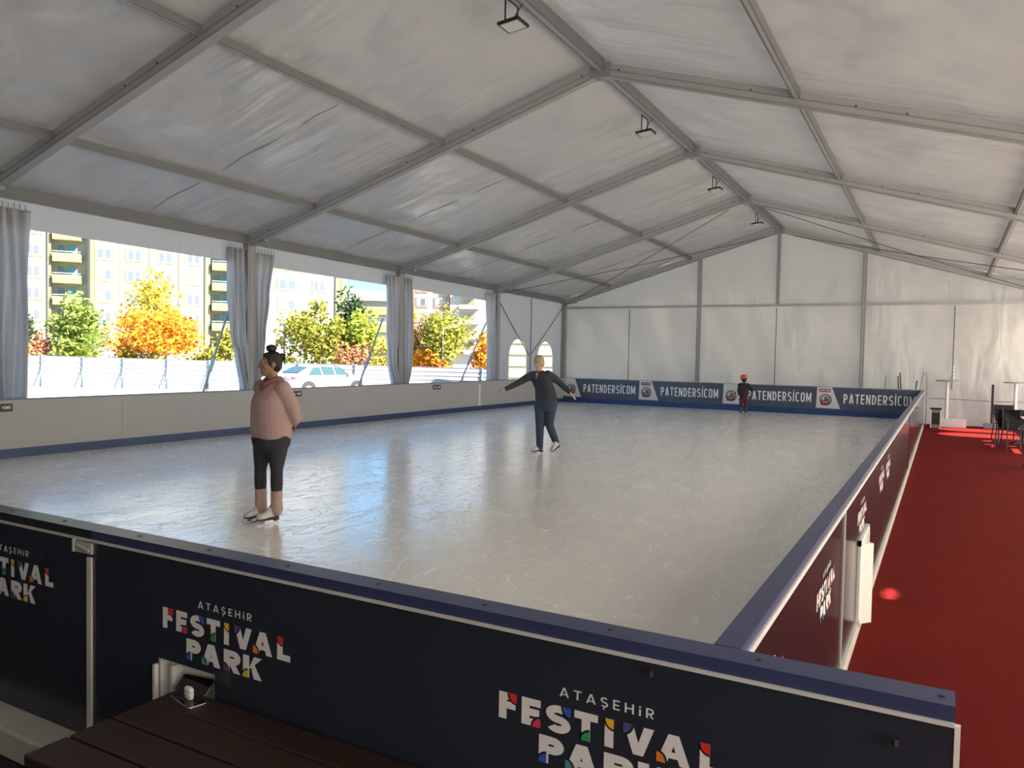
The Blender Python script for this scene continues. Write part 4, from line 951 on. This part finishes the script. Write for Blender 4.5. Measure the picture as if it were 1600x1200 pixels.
for sg in (-1,1):
    strip('side_window', [(-1.35,sg*.875,1.0),(-.62,sg*.875,1.0),(-.62,sg*.65,1.38),(-1.0,sg*.68,1.33)], CARG)
    strip('side_window', [(-.52,sg*.875,1.0),(.1,sg*.875,1.0),(.1,sg*.655,1.38),(-.52,sg*.65,1.39)], CARG)
    strip('side_window', [(.2,sg*.875,1.0),(.98,sg*.87,1.0),(.55,sg*.69,1.28),(.2,sg*.66,1.37)], CARG)
    q = MB(); q.ball((.85,sg*.98,1.02),(.09,.08,.065)); q.build('wing_mirror', mat('mirror_%d'%sg, (.25,.25,.26), .4), car)
    strip('tail_light', [(-2.28,sg*.35,.78),(-2.26,sg*.76,.80),(-2.2,sg*.80,.93),(-2.27,sg*.35,.90)], TAIL, .03)
    strip('tail_light', [(-2.24,sg*.79,.80),(-2.0,sg*.875,.84),(-2.05,sg*.87,.92),(-2.2,sg*.80,.93)], TAIL, .02)
    for x in (-.25,.75): q = MB(); q.box((x-.1,sg*.895-.012,.84),(x+.1,sg*.895+.012,.865)); q.build('door_handle', ALU, car)
    for x in (-1.35,1.35):
        q = MB(); q.tube([(x,sg*.68,.31),(x,sg*.905,.31)], .33, 24); wh = q.build('wheel', RUB, car)
        q = MB(); q.tube([(x,sg*.9,.31),(x,sg*.915,.31)], .2, 20); q.build('rim', ALU, wh)
        q = MB(); q.tube([(x,sg*.88,.34),(x,sg*.908,.34)], .40, 24); q.build('wheel_arch', BLACK, car)
strip('rear_window', [(-1.78,.66,1.09),(-1.78,-.66,1.09),(-1.22,-.54,1.36),(-1.22,.54,1.36)], CARG, .02)
strip('windscreen', [(.85,.66,1.2),(.85,-.66,1.2),(.35,-.56,1.42),(.35,.56,1.42)], CARG, .02)
# ---------------------------------- people
YAW = .5036
def blob(mb, name, m, parent, voxel=.012, smooth=6):
    """merges overlapping lofts into one continuous skin"""
    o = mb.build(name, m, parent)
    r = o.modifiers.new('r', 'REMESH'); r.mode = 'VOXEL'; r.voxel_size = voxel; r.use_smooth_shade = True
    s_ = o.modifiers.new('s', 'SMOOTH'); s_.iterations = smooth; s_.factor = .5
    dg = bpy.context.evaluated_depsgraph_get(); dg.update()
    me = bpy.data.meshes.new_from_object(o.evaluated_get(dg)); o.modifiers.clear(); o.data = me
    if not me.materials: me.materials.append(m)
    return o
def frame(face):
    F_ = Vector(face).normalized(); Z = Vector((0,0,1)); S = Z.cross(F_).normalized(); U = F_.cross(S).normalized(); return F_, S, U   # S: the person's left
def head(mb, c, face, k=1.0):
    """c: centre of the head, k: scale (height about .23 k)"""
    F_, S, U = frame(face); c = Vector(c)
    P = lambda f, s_, u: c + F_*f*k + S*s_*k + U*u*k
    A = (F_, S, U)
    mb.ball(P(-.012,0,.03), (.093*k,.075*k,.088*k), 20, 14, A)      # skull
    mb.loft([(P(.018,0,.04),F_,.078*k,S,.066*k),(P(.022,0,-.01),F_,.074*k,S,.064*k),(P(.026,0,-.05),F_,.064*k,S,.054*k),(P(.034,0,-.085),F_,.046*k,S,.038*k),(P(.042,0,-.108),F_,.026*k,S,.022*k)])
    mb.loft([(P(.088,0,.022),S,.009*k,F_,.010*k),(P(.100,0,-.004),S,.012*k,F_,.013*k),(P(.108,0,-.020),S,.017*k,F_,.015*k),(P(.096,0,-.032),S,.014*k,F_,.013*k)])  # nose
    mb.ball(P(.086,0,.034), (.016*k,.050*k,.011*k), 12, 8, A)       # brow
    mb.ball(P(.088,0,-.055), (.012*k,.024*k,.007*k), 12, 8, A); mb.ball(P(.086,0,-.067), (.012*k,.021*k,.008*k), 12, 8, A)  # lips
    mb.ball(P(.068,0,-.096), (.018*k,.02*k,.016*k), 12, 8, A)       # chin
    for sg in (-1,1):
        mb.ball(P(.058,sg*.040,-.018), (.026*k,.022*k,.022*k), 10, 8, A)   # cheek
        mb.ball(P(-.008,sg*.074,-.006), (.018*k,.011*k,.031*k), 10, 8, A)  # ear
    return P
def eyes(parent, P, k, m_white, m_dark):
    for sg in (-1,1):
        q = MB(); q.sm = True; q.ball(P(.0765,sg*.031,.010), .0125*k, 10, 8); e = q.build('eye', m_white, parent)
        q = MB(); q.ball(P(.0855,sg*.031,.010), .0062*k, 8, 6); q.build('iris', m_dark, e)
def hand(mb, wrist, d, palm_n, k=1.0, curl=.35, thumb=1):
    """wrist point, pointing direction d, normal of the back of the hand"""
    d = Vector(d).normalized(); nn = Vector(palm_n); nn = (nn-d*nn.dot(d)).normalized(); s_ = d.cross(nn).normalized(); w_ = Vector(wrist)
    mb.loft([(w_-d*.03*k,s_,.024*k,nn,.019*k),(w_,s_,.027*k,nn,.017*k),(w_+d*.045*k,s_,.038*k,nn,.014*k),(w_+d*.088*k,s_,.037*k,nn,.012*k)])
    for i, (off, L_) in enumerate(((-.029,.066),(-.0095,.076),(.0105,.071),(.029,.055))):
        p = w_+d*.082*k+s_*off*k; dd = (d+s_*off*4).normalized(); pts = [(p,.0092*k)]
        c_ = curl*(.8+.12*i)
        for j, l in enumerate((.45,.32,.23)):
            dd = (dd*math.cos(c_) - nn*math.sin(c_)).normalized() if j or curl > .5 else dd
            p = p+dd*L_*l*k; pts.append((p, (.0088-.0012*j)*k))
        mb.limb(pts, 8)
    p = w_+d*.022*k+s_*(-.024*thumb)*k; d1 = (d*.62-s_*thumb*.62-nn*.35).normalized(); q_ = p+d1*.038*k; d2 = (d*.85-s_*thumb*.2-nn*.3).normalized()
    mb.limb([(p,.013*k),(q_,.0105*k),(q_+d2*.032*k,.008*k)], 8)
BOOT = mat('white_leather', (.66,.63,.6), .45, var=.06); BLADE = mat('skate_blade', (.5,.5,.52), .2, .9); SOLE = mat('dark_sole', (.07,.055,.05), .5)
def skate(parent, heel, toe, shaft_top, name='ice_skate', bm=None, k=1.0, col=None):
    """heel, toe: points on the ice line under the blade ends; shaft_top: (point, radius)"""
    h = Vector(heel); t_ = Vector(toe); d = (t_-h).normalized(); s_ = d.cross(Vector((0,0,1))).normalized(); u = s_.cross(d).normalized(); L_ = (t_-h).length
    m = col or BOOT
    R = lambda f, z: h + d*L_*f + u*z*k
    q = MB()
    q.loft([(R(-.02,.105),s_,.028*k,u,.038*k,2.4),(R(.06,.105),s_,.036*k,u,.048*k,2.4),(R(.25,.105),s_,.037*k,u,.046*k,2.4),(R(.5,.095),s_,.041*k,u,.036*k,2.4),(R(.75,.083),s_,.045*k,u,.030*k,2.4),(R(.92,.077),s_,.040*k,u,.025*k,2.4),(R(1.0,.073),s_,.022*k,u,.016*k,2.2)])
    st, sr = shaft_top; a0 = R(.16,.10)
    q.limb([(a0,.043*k),(a0.lerp(Vector(st),.5),(.043*k+sr)/2),(st,sr)], 14)
    q.limb([(R(.20,.16),.04*k),(R(.42,.125),.034*k)], 12)
    o = blob(q, name, m, parent, .008, 4)
    q = MB(); q.loft([(R(.07,.058),s_,.034*k,u,.008*k,4),(R(.3,.056),s_,.033*k,u,.008*k,4)]); q.loft([(R(.3,.05),s_,.033*k,u,.006*k,4),(R(.75,.048),s_,.043*k,u,.006*k,4),(R(.97,.05),s_,.032*k,u,.006*k,4)]); q.loft([(R(.06,.042),s_,.03*k,u,.014*k,4),(R(.25,.042),s_,.03*k,u,.014*k,4)]); q.build('sole', SOLE, o)
    q = MB(); prof = [(-.02,.0),(.5,-.0),(.98,.001),(1.06,.012),(1.08,.028),(1.04,.02),(.96,.015),(-.02,.015)]
    for sg in (-1,1): pass
    v = [R(f,z)+s_*.002*sg for sg in (-1,1) for f,z in prof]; N_ = len(prof)
    q.add(v,[tuple(range(N_))[::-1],tuple(range(N_,2*N_))]+[(i,(i+1)%N_,N_+(i+1)%N_,N_+i) for i in range(N_)])
    for f0,f1 in ((.08,.2),(.66,.86)): q.add([R(f0,.012)-s_*.002,R(f1,.012)-s_*.002,R(f1-.02,.046)-s_*.012,R(f0+.02,.046)-s_*.012,R(f0,.012)+s_*.002,R(f1,.012)+s_*.002,R(f1-.02,.046)+s_*.012,R(f0+.02,.046)+s_*.012],[(0,1,2,3),(7,6,5,4),(0,4,5,1),(1,5,6,2),(2,6,7,3),(3,7,4,0)])
    q.build('blade', BLADE, o)
    q = MB()
    for j in range(5): c_ = R(.30+.07*j,.155-.018*j); q.tube([c_-s_*.022*k, c_+s_*.022*k], .0035*k, 6)
    q.build('laces', WHITEP, o)
    return o
SKIN1 = mat('skin_warm', (.30,.16,.11), .55, var=.05); SKIN2 = mat('skin_fair', (.52,.34,.26), .55, var=.05)
EYEW = mat('eye_white', (.4,.38,.36), .3); EYED = mat('eye_dark', (.03,.02,.015), .2)
def cloth(name, col, rough=.85, bscale=28, bump=.35): return mat(name, col, rough, spec=.2, var=.1, vscale=6, bump=bump, bscale=bscale)

# ===== skater in pink
p = empty('person', 'person in dusty pink sweater and dark leggings standing with hands behind the back', 'person', None, (-.82,-5.98,ZI), YAW+.305)
Fv = Vector((-.82,-.57,0)); S = Vector((.57,-.82,0)); UZ = Vector((0,0,1))
bd = MB()
hf = Vector((-.97,-.22,-.03))
P1 = head(bd, (.033,0,1.500), hf, 1.0)
bd.loft([((.055,.01,1.30),S,.07,Fv,.06),((.05,.005,1.37),S,.054,Fv,.054),((.045,0,1.44),S,.05,Fv,.052)])
bd.loft([((.05,0,z),S,a,Fv,b) for z,a,b in ((.80,.165,.125),(.95,.15,.115),(1.15,.16,.12),(1.28,.15,.09),(1.33,.06,.06))])
LK = [((.10,-.074,.84),(.095,-.085,.50),(.098,-.075,.10)),((-.01,.074,.84),(-.053,.065,.50),(-.042,.06,.10))]
for a,b,c_ in LK: bd.limb([(a,.085),(b,.052),(c_,.036)])
AL = [((.165,-.13,1.275),(.265,-.085,1.0),(.235,.075,.935)),((-.03,.15,1.275),(.06,.27,1.0),(.225,.13,.93))]
for a,b,c_ in AL: bd.limb([(a,.045),(b,.036),(c_,.027)])
hand(bd, AL[0][2], (.1,.9,-.25), (.82,.57,.1), .95, .5, 1)
hand(bd, AL[1][2], (.35,-.8,-.35), (.82,.57,.1), .95, .5, -1)
blob(bd, 'body', SKIN1, p, .0075, 4); eyes(p, P1, 1.0, EYEW, EYED)
HAIR1 = mat('dark_hair', (.012,.010,.010), .5, bump=.6, bscale=70)
h = MB(); F_,S_,U_ = frame(hf); A = (F_,S_,U_)
h.ball(P1(-.022,0,.044), (.094,.080,.086), 20, 14, A); h.ball(P1(-.05,0,.0), (.06,.068,.08), 16, 10, A); h.ball(P1(.012,0,.086), (.058,.060,.032), 14, 8, A)
for sg in (-1,1): h.ball(P1(.012,sg*.066,.03), (.03,.014,.045), 10, 8, A)
ha = blob(h, 'hair', HAIR1, p, .006, 3)
h = MB(); h.ball(P1(-.012,0,.152), (.050,.050,.038), 14, 10, A)
for k in range(8):
    a = k*.785; h.limb([(P1(-.012+.035*math.cos(a),.035*math.sin(a),.14),.014),(P1(-.012+.045*math.cos(a+.6),.045*math.sin(a+.6),.165),.012),(P1(-.012+.018*math.cos(a+1.2),.018*math.sin(a+1.2),.178),.008)],8)
for k in range(7):
    a = -.5+k*.35; h.limb([(P1(-.085,.02*math.sin(k*2.),.07),.012),(P1(-.125-.012*math.cos(k*1.7),.03*math.sin(k*2.),.07+.04*math.sin(a)),.010),(P1(-.13,.035*math.sin(k*2.1),.035+.05*math.sin(a)-.02),.005)],8)
blob(h, 'hair_bun', HAIR1, p, .006, 2)
# leggings
LEG = cloth('dark_leggings', (.04,.042,.055), .75, 40, .2)
q = MB(); q.loft([((.045,0,z),S,a,Fv,b) for z,a,b in ((.66,.14,.11),(.74,.20,.16),(.80,.207,.172),(.90,.18,.15))])
for (a,b,c_),kn in zip(LK,(0,1)):
    A_ = Vector(a); B_ = Vector(b); C_ = Vector(c_)
    q.limb([(A_+Vector((0,0,-.04)),.118),(A_.lerp(B_,.45),.095),(B_,.058),(B_.lerp(C_,.3),.059),(B_.lerp(C_,.55),.052)])
blob(q, 'leggings', LEG, p, .011, 5)
# sweater
SWT = cloth('dusty_pink_knit', (.44,.30,.29), .95, 90, .5)
q = MB(); q.loft([(tuple(Vector((u,0,z))),S,a,Fv,b,2.3) for z,u,a,b in ((.79,.048,.190,.160),(.83,.046,.202,.172),(.93,.040,.196,.172),(1.05,.034,.190,.166),(1.15,.034,.190,.158),(1.24,.045,.180,.128),(1.30,.053,.150,.095),(1.345,.056,.085,.07))])
for (a,b,c_) in AL:
    A_ = Vector(a); B_ = Vector(b); C_ = Vector(c_)
    q.limb([(A_+Vector((-.02,0,.0)),.078),(A_.lerp(B_,.5),.074),(B_,.062),(B_.lerp(C_,.6),.052),(B_.lerp(C_,.93),.043)])
q.ball((.045-.82*.11,-.57*.11,1.13),(.07,.13,.075),14,10,(Fv,S,UZ))
blob(q, 'sweater', SWT, p, .010, 5)
q = MB()
for rad, drop, lift, rr in ((.070,.05,.022,.020),(.082,.09,.006,.024),(.094,.135,-.012,.024)):
    q.limb([(Vector((.052,.0,1.350)) + S*math.cos(t)*rad + Fv*math.sin(t)*(rad+.028*max(0,math.sin(t))) + UZ*(-drop*max(0,math.sin(t))**1.4+lift), rr) for t in [2*math.pi*k/18 for k in range(19)]], 10)
blob(q, 'collar', cloth('rose_collar', (.27,.13,.115), .9), p, .008, 3)
# leg warmers and skates
LW = cloth('pale_pink_knit', (.52,.36,.33), .95, 60, .6)
for a,b,c_ in LK:
    q = MB(); C_ = Vector(c_); B_ = Vector(b); T = B_.lerp(C_,.47); r_ = [(T,.055),(T.lerp(C_,.2),.057),(T.lerp(C_,.4),.054),(T.lerp(C_,.6),.057),(T.lerp(C_,.85),.058)]
    q.limb(r_, 14); blob(q, 'leg_warmer', LW, p, .009, 2)
for (heel,toe),(a,b,c_) in zip((((.118,-.03,.0),(-.075,-.155,.0)),((-.005,.10,.0),(-.19,-.02,.0))),LK):
    skate(p, heel, toe, (Vector(c_)+Vector((0,0,.09)),.052), 'ice_skate')

# ===== skater with outstretched arms
p = empty('person', 'person in navy top and blue jeans gliding with both arms stretched out', 'person', None, (-.98,.25,ZI), YAW-.027)
Fv = Vector((-.42,-.91,0)).normalized(); S = UZ.cross(Fv).normalized()
hf = Vector((-.62,-.70,-.36)).normalized()
bd = MB(); P2 = head(bd, (-.118,-.10,1.505), hf, .93)
bd.loft([((-.10,-.03,1.33),S,.065,Fv,.06),((-.105,-.06,1.40),S,.05,Fv,.05),((-.112,-.085,1.46),S,.047,Fv,.05)])
bd.loft([((-.02,0,.85),S,.16,Fv,.11),((-.03,0,1.05),S,.13,Fv,.10),((-.075,-.02,1.22),S,.15,Fv,.11),((-.09,-.03,1.33),S,.12,Fv,.08)])
AR = [((-.235,-.02,1.315),(-.42,-.03,1.185),(-.655,-.12,1.068)),((.065,-.06,1.335),(.235,.0,1.185),(.405,-.09,1.035))]
for a,b,c_ in AR: bd.limb([(a,.045),(b,.035),(c_,.026)])
hand(bd, AR[0][2], (-.9,-.25,-.35), (-.2,-.5,.85), 1.0, .45, -1)
hand(bd, AR[1][2], (.62,-.2,-.75), (.75,-.3,.6), 1.0, .2, 1)
LG = [((-.075,.02,.86),(-.078,-.01,.49),(-.072,.02,.12)),((.105,-.02,.86),(.075,-.03,.50),(.20,.14,.19))]
for a,b,c_ in LG: bd.limb([(a,.085),(b,.052),(c_,.038)])
blob(bd, 'body', SKIN2, p, .008, 4); eyes(p, P2, .93, EYEW, EYED)
F_,S_,U_ = frame(hf); A = (F_,S_,U_)
h = MB(); h.ball(P2(-.022,0,.046), (.097,.084,.088), 20, 14, A); h.ball(P2(-.05,0,-.01), (.062,.074,.08), 16, 10, A); h.ball(P2(.04,.012,.088), (.05,.06,.03), 14, 8, A)
for sg in (-1,1): h.ball(P2(.01,sg*.070,.015), (.036,.016,.06), 10, 8, A)
blob(h, 'hair', mat('short_blonde_hair', (.42,.31,.2), .6, var=.25, vscale=30, bump=.5, bscale=60), p, .007, 3)
TOP = cloth('navy_top', (.05,.055,.072), .85, 35, .3)
q = MB(); q.loft([(c_,S,a,Fv,b,2.3) for c_,a,b in (((.02,.0,.90),.188,.145),((.012,0,.98),.182,.14),((-.005,0,1.08),.168,.132),((-.05,-.01,1.18),.172,.135),((-.08,-.02,1.26),.175,.13),((-.09,-.03,1.33),.145,.095),((-.10,-.045,1.375),.075,.065))])
for a,b,c_ in AR:
    A_ = Vector(a); B_ = Vector(b); C_ = Vector(c_); q.limb([(A_+Vector((.03 if A_.x < 0 else -.03,0,-.02)),.08),(A_.lerp(B_,.4),.066),(B_,.054),(B_.lerp(C_,.5),.048),(B_.lerp(C_,.94),.038)])
blob(q, 'top', TOP, p, .010, 5)
q = MB(); cpt = [Vector((-.10,-.05,1.375))+S*.066*math.cos(t)+Fv*.07*math.sin(t)+UZ*(-.05*max(0,math.sin(t))**2) for t in [2*math.pi*k/14 for k in range(15)]]
q.limb([(c_,.014) for c_ in cpt], 8); blob(q, 'collar', TOP, p, .007, 2)
q = MB(); z0 = Vector((-.10,-.05,1.33))+Fv*.092; 
q.add([z0-S*.022+UZ*.02,z0-UZ*.085+Fv*.04,z0+S*.022+UZ*.02],[(0,1,2)]); q.add([z0-S*.022+UZ*.02+Fv*.004,z0-UZ*.085+Fv*.044,z0+S*.022+UZ*.02+Fv*.004],[(0,1,2)]); q.build('neck_opening', SKIN2, p)
JN = cloth('blue_jeans', (.05,.075,.11), .85, 60, .3)
q = MB(); q.loft([((.02,0,z),S,a,Fv,b) for z,a,b in ((.72,.15,.11),(.80,.192,.14),(.88,.194,.145),(.95,.178,.135))])
for a,b,c_ in LG:
    A_ = Vector(a); B_ = Vector(b); C_ = Vector(c_); q.limb([(A_-UZ*.03,.108),(A_.lerp(B_,.5),.09),(B_,.073),(B_.lerp(C_,.5),.066),(C_,.058)])
blob(q, 'jeans', JN, p, .011, 5)
skate(p, (-.02,.08,.0), (-.20,-.06,.0), (Vector((-.068,.035,.20)),.042))
skate(p, (.255,.20,.085), (.135,.02,.0), (Vector((.20,.14,.25)),.042))

# ===== child in red helmet
p = empty('person', 'small child in a red helmet, charcoal jacket and blue skates near the far boards', 'person', None, (-.47,12.64,ZI), YAW-.287)
Fv = Vector((-.35,.94,0)).normalized(); S = UZ.cross(Fv).normalized(); hf = Vector((-.4,.9,-.2)).normalized()
SKIN3 = mat('skin_child', (.42,.26,.2), .55)
bd = MB(); P3 = head(bd, (-.01,0,1.03), hf, .85)
bd.loft([((0,0,.86),S,.05,Fv,.045),((0,0,.96),S,.04,Fv,.04)]); bd.loft([((.0,0,z),S,a,Fv,b) for z,a,b in ((.48,.1,.08),(.7,.1,.08),(.84,.1,.07),(.9,.05,.05))])
AR = [((-.11,.0,.86),(-.15,-.03,.70),(-.13,-.10,.56)),((.11,.0,.86),(.17,.04,.76),(.25,.0,.70))]
LG = [((-.06,0,.5),(-.065,-.02,.32),(-.07,.0,.1)),((.06,0,.5),(.065,-.02,.32),(.07,.0,.1))]
for a,b,c_ in AR: bd.limb([(a,.035),(b,.03),(c_,.022)])
for a,b,c_ in LG: bd.limb([(a,.055),(b,.042),(c_,.032)])
hand(bd, AR[0][2], (.1,-.4,-.9), (-.9,-.2,0), .75, .4, 1); hand(bd, AR[1][2], (.9,-.2,-.3), (.2,0,.95), .75, .3, -1)
blob(bd, 'body', SKIN3, p, .009, 3); eyes(p, P3, .85, EYEW, EYED)
F_,S_,U_ = frame(hf); A = (F_,S_,U_)
q = MB(); q.ball(P3(-.03,0,-.02), (.085,.078,.085), 16, 10, A); blob(q, 'hair', HAIR1, p, .009, 3)
q = MB(); q.ball(P3(-.01,0,.075), (.125,.108,.085), 20, 12, A); q.ball(P3(.0,0,.045), (.118,.106,.05), 20, 10, A)
HEL = mat('red_helmet_shell', (.75,.09,.05), .3); he = blob(q, 'helmet', HEL, p, .008, 3)
q = MB()
for k in (-1,0,1): q.limb([(P3(.08,k*.04,.145),.007),(P3(-.02,k*.05,.168),.007),(P3(-.11,k*.04,.12),.007)],6)
q.build('helmet_vents', BLACK, he)
q = MB(); q.loft([((.0,0,z),S,a,Fv,b,2.4) for z,a,b in ((.50,.125,.10),(.6,.135,.11),(.75,.14,.11),(.86,.135,.09),(.92,.07,.06))])
for a,b,c_ in AR: q.limb([(a,.06),(b,.05),(Vector(b).lerp(Vector(c_),.9),.042)])
blob(q, 'jacket', cloth('charcoal_jacket', (.035,.034,.034), .85), p, .01, 4)
q = MB(); q.loft([((0,0,z),S,a,Fv,b) for z,a,b in ((.42,.1,.08),(.5,.115,.09),(.56,.11,.09))])
for a,b,c_ in LG: q.limb([(a,.07),(b,.06),(Vector(b).lerp(Vector(c_),.6),.055)])
blob(q, 'trousers', cloth('dark_red_trousers', (.12,.03,.035), .85), p, .01, 4)
BL = mat('blue_boots', (.02,.05,.17), .4)
skate(p, (-.05,-.06,0), (-.11,.09,0), (Vector((-.07,0,.22)),.052), k=.95, col=BL); skate(p, (.06,-.06,0), (.09,.1,0), (Vector((.07,0,.22)),.052), k=.95, col=BL)
